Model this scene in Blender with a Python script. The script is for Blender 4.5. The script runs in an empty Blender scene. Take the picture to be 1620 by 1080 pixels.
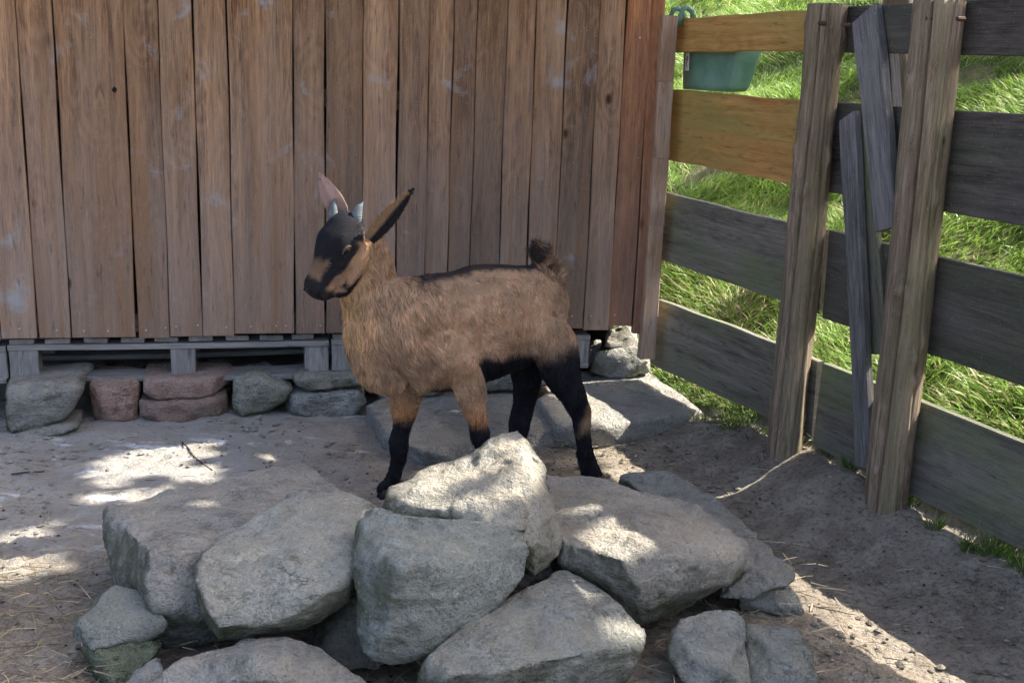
import bpy, math, numpy as np
from mathutils import Matrix, Vector

# ------------------------------------------------------------------ camera calibration
FPX, CX, CY, H = 1775.0, 810.0, 540.0, 1.34
_n = np.array([-270., 7225., FPX]); _n /= np.linalg.norm(_n)
ZW = -_n
YW = np.array([0, 0, 1.]) - (np.array([0, 0, 1.]) @ ZW) * ZW; YW /= np.linalg.norm(YW)
XW = np.cross(YW, ZW)
EYE = np.array([0, 0, H])
SC = bpy.context.scene
COL = SC.collection

cd = bpy.data.cameras.new("camera"); cam = bpy.data.objects.new("camera", cd); COL.objects.link(cam)
cd.sensor_width = 36; cd.lens = FPX / 1620 * 36; cd.clip_start = 0.05; cd.clip_end = 600
m = Matrix.Identity(4)
for r, ax in enumerate((XW, YW, ZW)):
    m[r][0], m[r][1], m[r][2] = ax[0], -ax[1], -ax[2]
m[2][3] = H
cam.matrix_world = m
SC.camera = cam

# ------------------------------------------------------------------ light
L = np.array([-0.670, -0.285, -0.685]); L /= np.linalg.norm(L)
EL = math.asin(-L[2]); AZ = math.atan2(-L[0], -L[1])
W = bpy.data.worlds.new("World"); SC.world = W; W.use_nodes = True
nt = W.node_tree; bg = nt.nodes['Background']
sky = nt.nodes.new('ShaderNodeTexSky'); sky.sky_type = 'NISHITA'; sky.sun_disc = False
sky.sun_elevation = EL; sky.sun_rotation = AZ; sky.dust_density = 6.0; sky.ozone_density = 0.2; sky.air_density = 0.65
nt.links.new(sky.outputs[0], bg.inputs[0]); bg.inputs[1].default_value = 0.15
sd = bpy.data.lights.new("sun", 'SUN'); sd.energy = 3.7; sd.angle = math.radians(0.5); sd.color = (1, 0.93, 0.82)
sun = bpy.data.objects.new("sun", sd); COL.objects.link(sun)
sun.rotation_euler = Vector(tuple(L)).to_track_quat('-Z', 'Y').to_euler(); sun.location = (6, 3, 8)
SC.view_settings.view_transform = 'Standard'; SC.view_settings.look = 'None'
SC.view_settings.gamma = 1; SC.view_settings.exposure = 2.2

# ------------------------------------------------------------------ geometry helpers
RNG = np.random.default_rng(7)
def ray(px, py):
    d = np.array([(px - CX) / FPX, (py - CY) / FPX, 1.]); return np.array([XW @ d, YW @ d, ZW @ d])
def G(px, py, z=0.0):
    d = ray(px, py); return EYE + (z - H) / d[2] * d
def PL(px, py, P, d):
    r = ray(px, py); n = np.array([-d[1], d[0]]); t = (n @ P[:2]) / (n @ r[:2]); q = EYE + t * r
    return q, float((q[:2] - P[:2]) @ d)

WD = np.array([.974, .228]); WD /= np.linalg.norm(WD); PW = np.array([-.73, 4.2]); WN = np.array([WD[1], -WD[0]])   # wall line, normal to the pen
CORN = PL(1045, 560, PW, WD)[0][:2]
FD = np.array([.40, -.917]); FD /= np.linalg.norm(FD); FN = np.array([-.917, -.40]); FN /= np.linalg.norm(FN)       # fence line, normal to the pen

def _hash(ix, iy, iz, seed):
    h = (ix.astype(np.int64) * 374761393 + iy.astype(np.int64) * 668265263 + iz.astype(np.int64) * 2147483647 + seed * 1274126177) & 0xffffffff
    h = ((h ^ (h >> 13)) * 1274126177) & 0xffffffff
    h = ((h ^ (h >> 16)) * 2246822519) & 0xffffffff
    return ((h ^ (h >> 15)) & 0xffff) / 32767.5 - 1
def noise(p, scale=1.0, seed=0, octaves=1, rough=.5):
    p = np.asarray(p, float) * scale; out = np.zeros(len(p)); a = 1.
    for o in range(octaves):
        i = np.floor(p).astype(np.int64); f = p - i; f = f * f * (3 - 2 * f)
        v = 0
        for dx in (0, 1):
            for dy in (0, 1):
                for dz in (0, 1):
                    w = (f[:, 0] if dx else 1 - f[:, 0]) * (f[:, 1] if dy else 1 - f[:, 1]) * (f[:, 2] if dz else 1 - f[:, 2])
                    v = v + w * _hash(i[:, 0] + dx, i[:, 1] + dy, i[:, 2] + dz, seed + o * 17)
        out += a * v; a *= rough; p = p * 2.03 + 11.7
    return out

def mesh_np(name, V, F, attrs=None, smooth=False):
    """V (n,3); F list/array of faces (all same size if array)."""
    me = bpy.data.meshes.new(name); V = np.asarray(V, np.float32)
    if isinstance(F, np.ndarray):
        k = F.shape[1]; nf = len(F)
        me.vertices.add(len(V)); me.vertices.foreach_set('co', V.ravel())
        me.loops.add(nf * k); me.loops.foreach_set('vertex_index', F.astype(np.int32).ravel())
        me.polygons.add(nf); me.polygons.foreach_set('loop_start', np.arange(0, nf * k, k, dtype=np.int32))
        me.update(calc_edges=True)
    else:
        me.from_pydata([tuple(map(float, v)) for v in V], [], F); me.update()
    for an, (ty, arr) in (attrs or {}).items():
        at = me.attributes.new(an, ty, 'POINT'); arr = np.asarray(arr, np.float32)
        at.data.foreach_set({'FLOAT': 'value', 'FLOAT_VECTOR': 'vector', 'FLOAT_COLOR': 'color'}[ty], arr.ravel())
    if smooth: me.polygons.foreach_set('use_smooth', np.ones(len(me.polygons), bool))
    return me

def tag(o, label=None, cat=None, group=None, kind=None):
    for k, v in (('label', label), ('category', cat), ('group', group), ('kind', kind)):
        if v: o[k] = v
    return o
def link(name, me, mat, parent=None, origin=None):
    o = bpy.data.objects.new(name, me); COL.objects.link(o)
    if mat and not me.materials: me.materials.append(mat)
    base = np.zeros(3)
    if parent is not None:
        o.parent = parent; base = np.array(parent.location)
    if origin is None: origin = base
    origin = np.asarray(origin, float)
    me.transform(Matrix.Translation(tuple(-origin))); o.location = tuple(origin - base)
    return o
def empty(name, loc, *a, **k):
    o = bpy.data.objects.new(name, None); COL.objects.link(o); o.location = tuple(map(float, loc)); o.empty_display_size = .1
    return tag(o, *a, **k)
def base_of(me):
    v = np.empty(len(me.vertices) * 3); me.vertices.foreach_get('co', v); v = v.reshape(-1, 3)
    return np.array([(v[:, 0].min() + v[:, 0].max()) / 2, (v[:, 1].min() + v[:, 1].max()) / 2, v[:, 2].min()])

def remesh(me, voxel, smooth=2, fac=.5):
    ob = bpy.data.objects.new('tmp', me); COL.objects.link(ob)
    mo = ob.modifiers.new('r', 'REMESH'); mo.mode = 'VOXEL'; mo.voxel_size = voxel
    if smooth:
        ms = ob.modifiers.new('s', 'SMOOTH'); ms.iterations = smooth; ms.factor = fac
    dg = bpy.context.evaluated_depsgraph_get(); dg.update()
    out = bpy.data.meshes.new_from_object(ob.evaluated_get(dg)); bpy.data.objects.remove(ob)
    bpy.data.meshes.remove(me)
    return out
def getco(me):
    v = np.empty(len(me.vertices) * 3); me.vertices.foreach_get('co', v); return v.reshape(-1, 3)
def getno(me):
    v = np.empty(len(me.vertices) * 3, np.float32); me.vertex_normals.foreach_get('vector', v); return v.reshape(-1, 3).astype(float)
def setco(me, v): me.vertices.foreach_set('co', np.asarray(v, np.float32).ravel()); me.update()

class Mb:
    """collects boards / tubes with grain coordinates"""
    def __init__(s): s.V = []; s.F = []; s.gc = []; s.t = []; s.n = 0
    def add(s, V, F, gc, tint):
        s.V.append(V); s.F += [tuple(i + s.n for i in f) for f in F]; s.gc.append(gc)
        s.t.append(np.full(len(V), tint)); s.n += len(V)
    def board(s, a, b, up, w, t, tint=None, warp=.002, seg=14, bev=.003, wob=.0015, ends=(0, 0)):
        """board from a to b (centre line), width w along up, thickness t"""
        a = np.array(a, float); b = np.array(b, float); ax = b - a; ln = np.linalg.norm(ax); ax /= ln
        up = np.array(up, float); up -= (up @ ax) * ax; up /= np.linalg.norm(up); th = np.cross(ax, up)
        prof = [(-w/2+bev, -t/2), (0, -t/2), (w/2-bev, -t/2), (w/2, -t/2+bev), (w/2, t/2-bev), (w/2-bev, t/2), (0, t/2), (-w/2+bev, t/2), (-w/2, t/2-bev), (-w/2, -t/2+bev)]
        k = len(prof); off = RNG.uniform(0, 40, 3); V = []; gc = []
        ph = RNG.uniform(0, 6, 4)
        for i in range(seg + 1):
            f = i / seg; sh = warp * math.sin(f * 3.1 + ph[0]) ; sw = warp * math.sin(f * 4.3 + ph[1]); tw = warp * 3 * math.sin(f * 2.5 + ph[2])
            for (p, q) in prof:
                e1 = wob * math.sin(f * 17 + ph[3] + (3 if p > 0 else 0)) * (1 if abs(p) > w * .3 else 0)
                l = ln * f
                if i == 0: l += ends[0] * p / w
                if i == seg: l += ends[1] * p / w
                V.append(a + ax * l + up * (p + sw + e1) + th * (q + sh + tw * p / w)); gc.append(off + (l, p, q))
        F = []
        for i in range(seg):
            for j in range(k):
                F.append((i*k+j, i*k+(j+1) % k, (i+1)*k+(j+1) % k, (i+1)*k+j))
        F.append(tuple(range(k))[::-1]); F.append(tuple(seg*k+j for j in range(k)))
        s.add(np.array(V), F, np.array(gc), RNG.uniform(0, 1) if tint is None else tint)
    def tube(s, pts, rads, k=10, tint=.5, cap=True, rnd=0):
        pts = [np.array(p, float) for p in pts]; V = []; gc = []; off = RNG.uniform(0, 40, 3); l = 0
        for i, p in enumerate(pts):
            d = pts[min(i+1, len(pts)-1)] - pts[max(i-1, 0)]; d /= np.linalg.norm(d)
            r0 = np.array([0, 0, 1.]) if abs(d[2]) < .9 else np.array([0, 1., 0]); x = np.cross(d, r0); x /= np.linalg.norm(x); y = np.cross(d, x)
            if i: l += np.linalg.norm(pts[i] - pts[i-1])
            for j in range(k):
                an = j / k * 2 * math.pi; rr = rads[i] * (1 + rnd * RNG.uniform(-1, 1))
                V.append(p + (x * math.cos(an) + y * math.sin(an)) * rr); gc.append(off + (l, rads[i] * math.cos(an), rads[i] * math.sin(an)))
        F = [(i*k+j, i*k+(j+1) % k, (i+1)*k+(j+1) % k, (i+1)*k+j) for i in range(len(pts)-1) for j in range(k)]
        if cap: F.append(tuple(range(k))[::-1]); F.append(tuple((len(pts)-1)*k+j for j in range(k)))
        s.add(np.array(V), F, np.array(gc), tint)
    def mesh(s, name, smooth=False):
        V = np.concatenate(s.V); return mesh_np(name, V, s.F, {'gc': ('FLOAT_VECTOR', np.concatenate(s.gc)), 'tint': ('FLOAT', np.concatenate(s.t))}, smooth)

# ------------------------------------------------------------------ node helper
class N:
    def __init__(s, name):
        s.m = bpy.data.materials.new(name); s.m.use_nodes = True; s.t = s.m.node_tree
        s.b = s.t.nodes['Principled BSDF']; s.b.inputs['Roughness'].default_value = .85; s.b.inputs['Specular IOR Level'].default_value = .25
    def new(s, t, **k):
        n = s.t.nodes.new(t)
        for a, b in k.items(): setattr(n, a, b)
        return n
    def put(s, sock, v):
        if hasattr(v, 'default_value') or hasattr(v, 'is_linked'): s.t.links.new(v, sock)
        elif isinstance(v, (tuple, list)):
            sock.default_value = tuple(v) + ((1,) if len(v) == 3 and len(sock.default_value) == 4 else ())
        else: sock.default_value = v
    def pos(s): return s.new('ShaderNodeNewGeometry').outputs['Position']
    def attr(s, n, o='Vector'): a = s.new('ShaderNodeAttribute'); a.attribute_name = n; return a.outputs[o]
    def mapv(s, v, sc=(1, 1, 1), loc=(0, 0, 0)):
        n = s.new('ShaderNodeMapping'); s.put(n.inputs[0], v); n.inputs['Scale'].default_value = sc; n.inputs['Location'].default_value = loc; return n.outputs[0]
    def noise(s, v, scale, detail=4, rough=.55, dist=0, out=0):
        n = s.new('ShaderNodeTexNoise'); s.put(n.inputs['Vector'], v); n.inputs['Scale'].default_value = scale
        n.inputs['Detail'].default_value = detail; n.inputs['Roughness'].default_value = rough; n.inputs['Distortion'].default_value = dist; return n.outputs[out]
    def vor(s, v, scale, feature='F1', out=0, rnd=1):
        n = s.new('ShaderNodeTexVoronoi', feature=feature); s.put(n.inputs['Vector'], v); n.inputs['Scale'].default_value = scale; n.inputs['Randomness'].default_value = rnd; return n.outputs[out]
    def ramp(s, v, a, b, lo=0., hi=1.):
        n = s.new('ShaderNodeMapRange'); s.put(n.inputs[0], v)
        for i, x in zip((1, 2, 3, 4), (a, b, lo, hi)): n.inputs[i].default_value = x
        return n.outputs[0]
    def mix(s, f, a, b, mode='MIX'):
        n = s.new('ShaderNodeMix', data_type='RGBA', blend_type=mode); s.put(n.inputs[0], f); s.put(n.inputs[6], a); s.put(n.inputs[7], b); return n.outputs[2]
    def math(s, op, a, b=0.):
        n = s.new('ShaderNodeMath', operation=op); s.put(n.inputs[0], a); s.put(n.inputs[1], b); return n.outputs[0]
    def xyz(s, v, i): n = s.new('ShaderNodeSeparateXYZ'); s.put(n.inputs[0], v); return n.outputs[i]
    def bump(s, h, st=.5, dist=.01, prev=None):
        n = s.new('ShaderNodeBump'); s.put(n.inputs['Height'], h); n.inputs['Strength'].default_value = st; n.inputs['Distance'].default_value = dist
        if prev is not None: s.put(n.inputs['Normal'], prev)
        return n.outputs[0]
    def done(s, color, normal=None, rough=None):
        s.put(s.b.inputs['Base Color'], color)
        if normal is not None: s.put(s.b.inputs['Normal'], normal)
        if rough is not None: s.put(s.b.inputs['Roughness'], rough)
        return s.m

def wood(name, dark, light, grey=(.3, .29, .28), g_amt=.4, algae=0., alg_col=(.12, .16, .06), lowgrey=None, smear=0., knots=1.2, tintamt=.25, rough=.8, contrast=1., zfade=None):
    n = N(name); gc = n.attr('gc'); tint = n.attr('tint', 'Fac')
    k = n.vor(n.mapv(gc, (2.3 * knots, 5.5, 5.5)), 1.0)                 # knot distance
    kn = n.math('MULTIPLY', n.ramp(k, .035, .085, 1, 0), n.ramp(n.noise(n.mapv(gc, (1.1, 3, 3), (4, 4, 4)), 1, 1), .40, .5))
    warp = n.noise(n.mapv(gc, (2.5, 12, 12)), 1, 2)
    c = n.math('ADD', n.math('MULTIPLY', n.xyz(gc, 1), 95.), n.math('ADD', n.math('MULTIPLY', warp, 26.), n.math('MULTIPLY', n.ramp(k, 0, .45, 9, 0), 2.)))
    rings = n.ramp(n.math('SINE', c), -1, 1)
    fib = n.noise(n.mapv(gc, (11, 240, 240)), 1, 6, .72)
    streak = n.noise(n.mapv(gc, (1.1, 34, 34)), 1, 4, .6)
    blot = n.noise(n.mapv(gc, (3, 9, 9)), 1, 5, .62)
    stain = n.noise(n.mapv(gc, (.7, 16, 16), (5, 1, 2)), 1, 5, .65)
    f = n.math('ADD', n.math('MULTIPLY', rings, .13), n.math('ADD', n.math('MULTIPLY', n.ramp(fib, .32, .68), .55 * contrast), n.math('MULTIPLY', n.ramp(streak, .3, .7), .5)))
    col = n.mix(n.ramp(f, .3, .98), dark, light)
    col = n.mix(n.ramp(blot, .38, .72, 0, g_amt), col, grey)
    if lowgrey is not None:                                           # weathered foot of the boards
        z = n.xyz(n.pos(), 2); wz = n.noise(n.mapv(gc, (2, 7, 7)), 1, 4)
        zz = n.math('ADD', z, n.math('MULTIPLY', wz, -.9))
        col = n.mix(n.ramp(zz, lowgrey[0], lowgrey[1], lowgrey[2], 0), col, lowgrey[3])
    col = n.mix(n.math('MULTIPLY', n.math('SUBTRACT', tint, .5), tintamt * 2), col, (.5, .45, .4), 'OVERLAY') if False else col
    dk = n.mix(1., col, n.ramp(tint, 0, 1, 1 - tintamt, 1 + tintamt * .6), 'MULTIPLY'); col = dk
    if algae:
        an = n.noise(n.mapv(gc, (1.6, 5, 5), (7, 3, 1)), 1, 5, .6)
        col = n.mix(n.ramp(an, .42, .66, 0, algae), col, alg_col)
    if smear:
        sm = n.noise(n.pos(), 5.5, 6, .62, .6)
        col = n.mix(n.ramp(sm, .60, .72, 0, smear), col, (.33, .37, .40))
    col = n.mix(n.ramp(stain, .5, .66, 0, .62), col, n.mix(.35, dark, light))
    fine = n.noise(n.pos(), 140, 3, .6)
    col = n.mix(n.ramp(fine, .62, .75, 0, .45), col, n.mix(.5, light, (.5, .48, .45)))
    scr = n.noise(n.mapv(gc, (9, 60, 60), (3, 9, 2)), 1, 5, .7)
    col = n.mix(n.ramp(scr, .3, .42, .55, 0), col, (.03, .022, .018))
    col = n.mix(kn, col, n.mix(.6, dark, (.03, .018, .012)))
    h = n.math('ADD', n.math('MULTIPLY', fib, .7), n.math('ADD', n.math('MULTIPLY', streak, .5), n.math('MULTIPLY', scr, .5)))
    return n.done(col, n.bump(h, 1., .006), rough)

M = {}
M['clad'] = wood('cladding_wood', (.085, .038, .016), (.47, .27, .135), (.33, .24, .165), .45, lowgrey=(.1, 1.15, .62, (.285, .225, .19)), smear=.6, knots=1.35, tintamt=.38)
M['clad_warm'] = wood('warm_plank_wood', (.17, .055, .018), (.55, .25, .10), (.3, .2, .14), .3, lowgrey=(.15, 1.2, .6, (.21, .145, .12)), tintamt=.2)
M['batten'] = wood('batten_wood', (.20, .115, .07), (.48, .33, .22), (.44, .38, .32), .6, tintamt=.15)
M['pallet'] = wood('pallet_wood', (.13, .13, .125), (.34, .335, .32), (.4, .4, .39), .5, tintamt=.15)
M['fence'] = wood('fence_dark_wood', (.024, .020, .018), (.135, .115, .10), (.13, .122, .115), .5, algae=.5, alg_col=(.075, .10, .05), tintamt=.2)
M['fence_pale'] = wood('fence_grey_wood', (.06, .055, .042), (.24, .215, .18), (.21, .195, .17), .5, algae=.7, alg_col=(.12, .155, .06), tintamt=.2)
M['orange'] = wood('fence_orange_wood', (.28, .12, .03), (.72, .41, .14), (.36, .29, .09), .6, algae=.75, alg_col=(.24, .23, .065), tintamt=.12, contrast=.7)
M['post'] = wood('post_wood', (.035, .022, .014), (.36, .275, .195), (.22, .165, .12), .6, algae=.45, alg_col=(.17, .18, .085), tintamt=.1, knots=2.4, contrast=1.3)
M['slat'] = wood('slat_wood', (.045, .043, .046), (.235, .225, .23), (.22, .21, .215), .5, algae=.2, alg_col=(.12, .16, .07), tintamt=.25)

def rockmat(name, a, b, warm=(.36, .31, .25), wa=.5, moss=.85, speck=(.45, .46, .44)):
    n = N(name); p = n.pos(); oi = n.new('ShaderNodeObjectInfo')
    pp = n.new('ShaderNodeVectorMath', operation='ADD'); n.put(pp.inputs[0], p)
    sc_ = n.new('ShaderNodeVectorMath', operation='SCALE'); n.put(sc_.inputs[0], oi.outputs['Random']); sc_.inputs[0].default_value = (1, 1, 1)
    n.put(pp.inputs[1], oi.outputs['Location']); p = pp.outputs[0]
    big = n.noise(p, 5, 6, .6, .4); mid = n.noise(p, 22, 6, .62, .3); fine = n.noise(p, 120, 4, .65)
    vein = n.noise(n.mapv(p, (14, 6, 50)), 1, 6, .7, 1.2)
    col = n.mix(n.ramp(big, .32, .68), a, b)
    col = n.mix(n.ramp(mid, .38, .66, 0, .7), col, n.mix(.5, b, speck)); pit = n.noise(p, 46, 5, .7); col = n.mix(n.ramp(pit, .30, .44, .55, 0), col, (.06, .06, .052))
    col = n.mix(n.ramp(vein, .54, .70, 0, .7), col, speck)
    col = n.mix(n.ramp(fine, .34, .48, .45, 0), col, (.045, .045, .04)); crk = n.noise(n.mapv(p, (1, 1, 2.5), (3, 1, 7)), 6.5, 7, .7, .8); cm = n.math('MULTIPLY', n.ramp(n.math('ABSOLUTE', n.math('SUBTRACT', crk, .5)), .0, .008, .6, 0), n.ramp(n.noise(p, 4, 2), .5, .62)); col = n.mix(cm, col, (.05, .048, .042))
    nz = n.xyz(n.new('ShaderNodeNewGeometry').outputs['Normal'], 2)
    dust = n.math('MULTIPLY', n.ramp(nz, .35, .9), n.ramp(n.noise(p, 7, 7, .7), .40, .58, 0, wa)); col = n.mix(dust, col, warm)
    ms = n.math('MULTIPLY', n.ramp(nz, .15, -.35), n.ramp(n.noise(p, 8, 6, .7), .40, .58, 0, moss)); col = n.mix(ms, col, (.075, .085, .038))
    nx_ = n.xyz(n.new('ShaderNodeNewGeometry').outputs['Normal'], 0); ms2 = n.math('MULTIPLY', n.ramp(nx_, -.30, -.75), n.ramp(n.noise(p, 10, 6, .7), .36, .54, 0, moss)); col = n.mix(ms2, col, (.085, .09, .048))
    lich = n.vor(p, 55); lm = n.math('MULTIPLY', n.ramp(lich, .12, .22, 1, 0), n.ramp(n.noise(p, 7, 3), .5, .62, 0, .4)); col = n.mix(lm, col, (.5, .51, .46))
    blk = n.ramp(n.vor(n.mapv(p, (1, 1, 1), (5, 2, 3)), 24), .03, .07, .35, 0); col = n.mix(blk, col, (.05, .05, .045))
    col = n.mix(1., col, oi.outputs['Color'], 'MULTIPLY')
    nb = n.bump(n.math('ADD', n.math('ADD', n.math('ADD', n.math('MULTIPLY', mid, .9), n.math('MULTIPLY', n.vor(n.noise(p, 9, 5, .7, out=1), 9), .18)), n.math('MULTIPLY', pit, .6)), n.math('ADD', n.math('MULTIPLY', fine, .45), n.math('SUBTRACT', n.math('MULTIPLY', vein, .4), n.math('MULTIPLY', cm, .5)))), 1., .026)
    return n.done(col, nb, .9)
M['rock'] = rockmat('grey_rock', (.150, .152, .140), (.345, .340, .308), warm=(.36, .32, .26), speck=(.42, .42, .385), wa=.55)
M['redrock'] = rockmat('reddish_stone', (.26, .14, .105), (.44, .30, .24), wa=.3, moss=.1, speck=(.45, .38, .34))
M['slab'] = rockmat('flat_slab_stone', (.20, .19, .165), (.38, .36, .315), warm=(.31, .28, .23), wa=.5, moss=.2)

def convex(pts, cuts=0, seed=0):
    import bmesh
    bm = bmesh.new()
    for p in pts: bm.verts.new(tuple(map(float, p)))
    r = bmesh.ops.convex_hull(bm, input=bm.verts)
    dl = [g for g in r['geom_interior'] + r['geom_unused'] if isinstance(g, bmesh.types.BMVert)]
    bmesh.ops.delete(bm, geom=list({v for v in dl if v.is_valid}), context='VERTS')
    bmesh.ops.recalc_face_normals(bm, faces=bm.faces)
    if cuts:
        rg = np.random.default_rng(seed + 900); dia = max(np.ptp(np.array([v.co[:] for v in bm.verts]), axis=0))
        for _ in range(cuts):
            nrm = rg.normal(size=3); nrm /= np.linalg.norm(nrm); vs = np.array([v.co[:] for v in bm.verts]); top = (vs @ nrm).max()
            off = top - (top - (vs @ nrm).min()) * rg.uniform(.02, .085); co = nrm * off
            bmesh.ops.bisect_plane(bm, geom=bm.verts[:] + bm.edges[:] + bm.faces[:], plane_co=tuple(co), plane_no=tuple(nrm), clear_outer=True)
            bmesh.ops.holes_fill(bm, edges=[e for e in bm.edges if e.is_boundary], sides=0)
        bmesh.ops.recalc_face_normals(bm, faces=bm.faces)
    me = bpy.data.meshes.new('hull'); bm.to_mesh(me); bm.free(); return me
def rock(name, label, cat, hulls, mat='rock', voxel=.008, amp=.010, seed=0, color=(1, 1, 1), group=None, smooth=1, facet=.012):
    """hulls: list of lists of world points; union, rounded, roughened"""
    V = []; F = []; n = 0
    for h in hulls:
        h = np.array(h); hc = h.mean(0); me = convex(hc + (h - hc) * 1.025, 6, seed); V += [v.co[:] for v in me.vertices]; F += [tuple(i + n for i in p.vertices) for p in me.polygons]; n = len(V); bpy.data.meshes.remove(me)
    me = mesh_np(name, V, F); me = remesh(me, voxel, smooth)
    v = getco(me); no = getno(me)
    big = noise(v, 9, seed, 2); mid = noise(v, 26, seed + 5, 3, .55)
    # chipped facets: ridged noise
    rid = 1 - np.abs(noise(v, 14, seed + 9, 3, .55)) * 2
    strat = noise(v * np.array([8, 8, 45]), 1, seed + 21, 2)
    q_ = (v + .03 * np.stack([mid, rid, big], -1)) @ np.array([[.8, .3, .2], [-.3, .9, .3], [.1, -.5, 1.2]]) * 13
    fr = noise(q_, .55, seed + 31, 2) * 3.2; st_ = np.floor(fr) + np.clip((fr - np.floor(fr) - .5) * 8 + .5, 0, 1)
    d = big * amp * .16 + mid * amp * .12 + (rid - .5) * facet * .10 + strat * amp * .10 + st_ * facet * .30
    v = v + no * d[:, None]
    setco(me, v); me.polygons.foreach_set('use_smooth', np.ones(len(me.polygons), bool))
    o = link(name, me, M[mat], None, base_of(me)); o.color = tuple(color) + (1,)
    return tag(o, label, cat, group)

# ------------------------------------------------------------------ ground
_rh = np.random.default_rng(12)
HOOF = [(_rh.uniform(-1.7, 1.4), _rh.uniform(2.2, 4.0), _rh.uniform(0, 3)) for _ in range(70)]
def gh(x, y):
    x = np.asarray(x, float); y = np.asarray(y, float)
    P = np.stack([x, y, np.zeros_like(x)], -1).reshape(-1, 3); sh = x.shape
    d = ((x - CORN[0]) * FN[0] + (y - CORN[1]) * FN[1])       # >0 in the pen
    s = ((x - CORN[0]) * FD[0] + (y - CORN[1]) * FD[1])
    z = .010 * noise(P, 2.2, 3, 2).reshape(sh) + .006 * noise(P, 9, 4, 3).reshape(sh)
    z = z + .006 * np.abs(noise(P, 6.5, 41, 3)).reshape(sh)
    near = np.clip(1 - np.maximum(np.hypot(x, y - 3) - 5, 0) / 2, 0, 1); z = z + near * .0048 * noise(P, 26, 8, 4, .6).reshape(sh)
    z = z + .118 * np.exp(-(np.maximum(d - .02, 0) / .19) ** 2) * np.clip((s - .1) / .6, .3, 1) * (d > -.3)
    z = z + .06 * np.exp(-(((s - 1.28) / .2) ** 2 + ((d - .16) / .13) ** 2))          # heap of soil beside the second post
    out = np.maximum(-d, 0)
    hill = .085 * np.clip(out / .1, 0, 1) + .42 * np.maximum(out - .55, 0) ** 1.05
    z = z + np.where(d < 0, np.minimum(hill, 3.6) + np.clip(out, 0, 1) * .06 * noise(P, 1.7, 6, 2).reshape(sh), 0)
    for hx, hy, ha in HOOF:
        ddx = (x - hx) * math.cos(ha) + (y - hy) * math.sin(ha); ddy = -(x - hx) * math.sin(ha) + (y - hy) * math.cos(ha)
        z = z - .009 * np.exp(-((ddx / .022) ** 2 + ((np.abs(ddy) - .011) / .009) ** 2) ** 1.5)
    return z
def axis_pts(lo, hi, step, far):
    a = np.arange(lo, hi, step); l = [lo]; r = [a[-1]]; st = step
    while r[-1] < far: st *= 1.22; r.append(r[-1] + st)
    st = step
    while l[-1] > -far: st *= 1.22; l.append(l[-1] - st)
    return np.concatenate([l[:0:-1], a, r[1:]])
gx = axis_pts(-2.2, 2.2, .0105, 240); gy = axis_pts(1.8, 5.0, .0105, 240)
X, Y = np.meshgrid(gx, gy); Z = gh(X, Y)
nx, ny = len(gx), len(gy); idx = np.arange(nx * ny).reshape(ny, nx)
Fq = np.stack([idx[:-1, :-1], idx[:-1, 1:], idx[1:, 1:], idx[1:, :-1]], -1).reshape(-1, 4)
D = (X - CORN[0]) * FN[0] + (Y - CORN[1]) * FN[1]
me = mesh_np('ground', np.stack([X, Y, Z], -1).reshape(-1, 3), Fq, {'pen': ('FLOAT', D.ravel())}, True)
n = N('bare_soil'); p = n.pos()
big = n.noise(p, 1.6, 5, .6, .3); mid = n.noise(p, 9, 6, .65); fine = n.noise(p, 70, 5, .7); grit = n.noise(p, 320, 2, .6)
col = n.mix(n.ramp(big, .36, .66), (.155, .125, .092), (.29, .245, .19))
col = n.mix(n.ramp(mid, .42, .62, 0, .7), col, (.36, .32, .255))
col = n.mix(n.ramp(fine, .35, .5, .7, 0), col, (.055, .045, .036))
col = n.mix(n.ramp(grit, .6, .75, 0, .6), col, (.36, .34, .31))
col = n.mix(n.ramp(n.vor(p, 60), .05, .12, .5, 0), col, (.06, .05, .042))
# trodden pale dust on the left of the pen, with chalky marks
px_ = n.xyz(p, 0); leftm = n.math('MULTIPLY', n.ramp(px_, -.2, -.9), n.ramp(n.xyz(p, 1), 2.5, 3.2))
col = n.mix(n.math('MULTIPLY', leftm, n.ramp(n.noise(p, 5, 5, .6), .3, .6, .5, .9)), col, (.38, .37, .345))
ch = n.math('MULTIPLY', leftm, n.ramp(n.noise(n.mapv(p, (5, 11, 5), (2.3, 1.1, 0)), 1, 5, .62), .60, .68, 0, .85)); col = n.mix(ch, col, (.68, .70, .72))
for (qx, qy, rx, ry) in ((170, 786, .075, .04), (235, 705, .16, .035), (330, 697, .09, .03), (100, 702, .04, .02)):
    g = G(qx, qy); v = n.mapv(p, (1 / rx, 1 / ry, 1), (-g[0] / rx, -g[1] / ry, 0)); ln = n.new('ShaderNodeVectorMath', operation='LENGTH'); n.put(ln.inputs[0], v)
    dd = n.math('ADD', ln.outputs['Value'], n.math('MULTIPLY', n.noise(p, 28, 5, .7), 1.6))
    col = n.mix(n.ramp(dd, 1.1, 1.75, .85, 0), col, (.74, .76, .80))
pen = n.attr('pen', 'Fac')
turf = n.mix(n.ramp(n.noise(p, 12, 5), .35, .65), (.045, .06, .018), (.12, .11, .05))
col = n.mix(n.ramp(n.math('ADD', pen, n.math('MULTIPLY', n.noise(p, 14, 4), -.12)), -.05, -.12), col, turf)
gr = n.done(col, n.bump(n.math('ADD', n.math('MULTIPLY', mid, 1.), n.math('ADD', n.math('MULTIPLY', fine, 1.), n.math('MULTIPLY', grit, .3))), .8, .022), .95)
ground = link('ground', me, gr); tag(ground, kind='structure')

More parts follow.
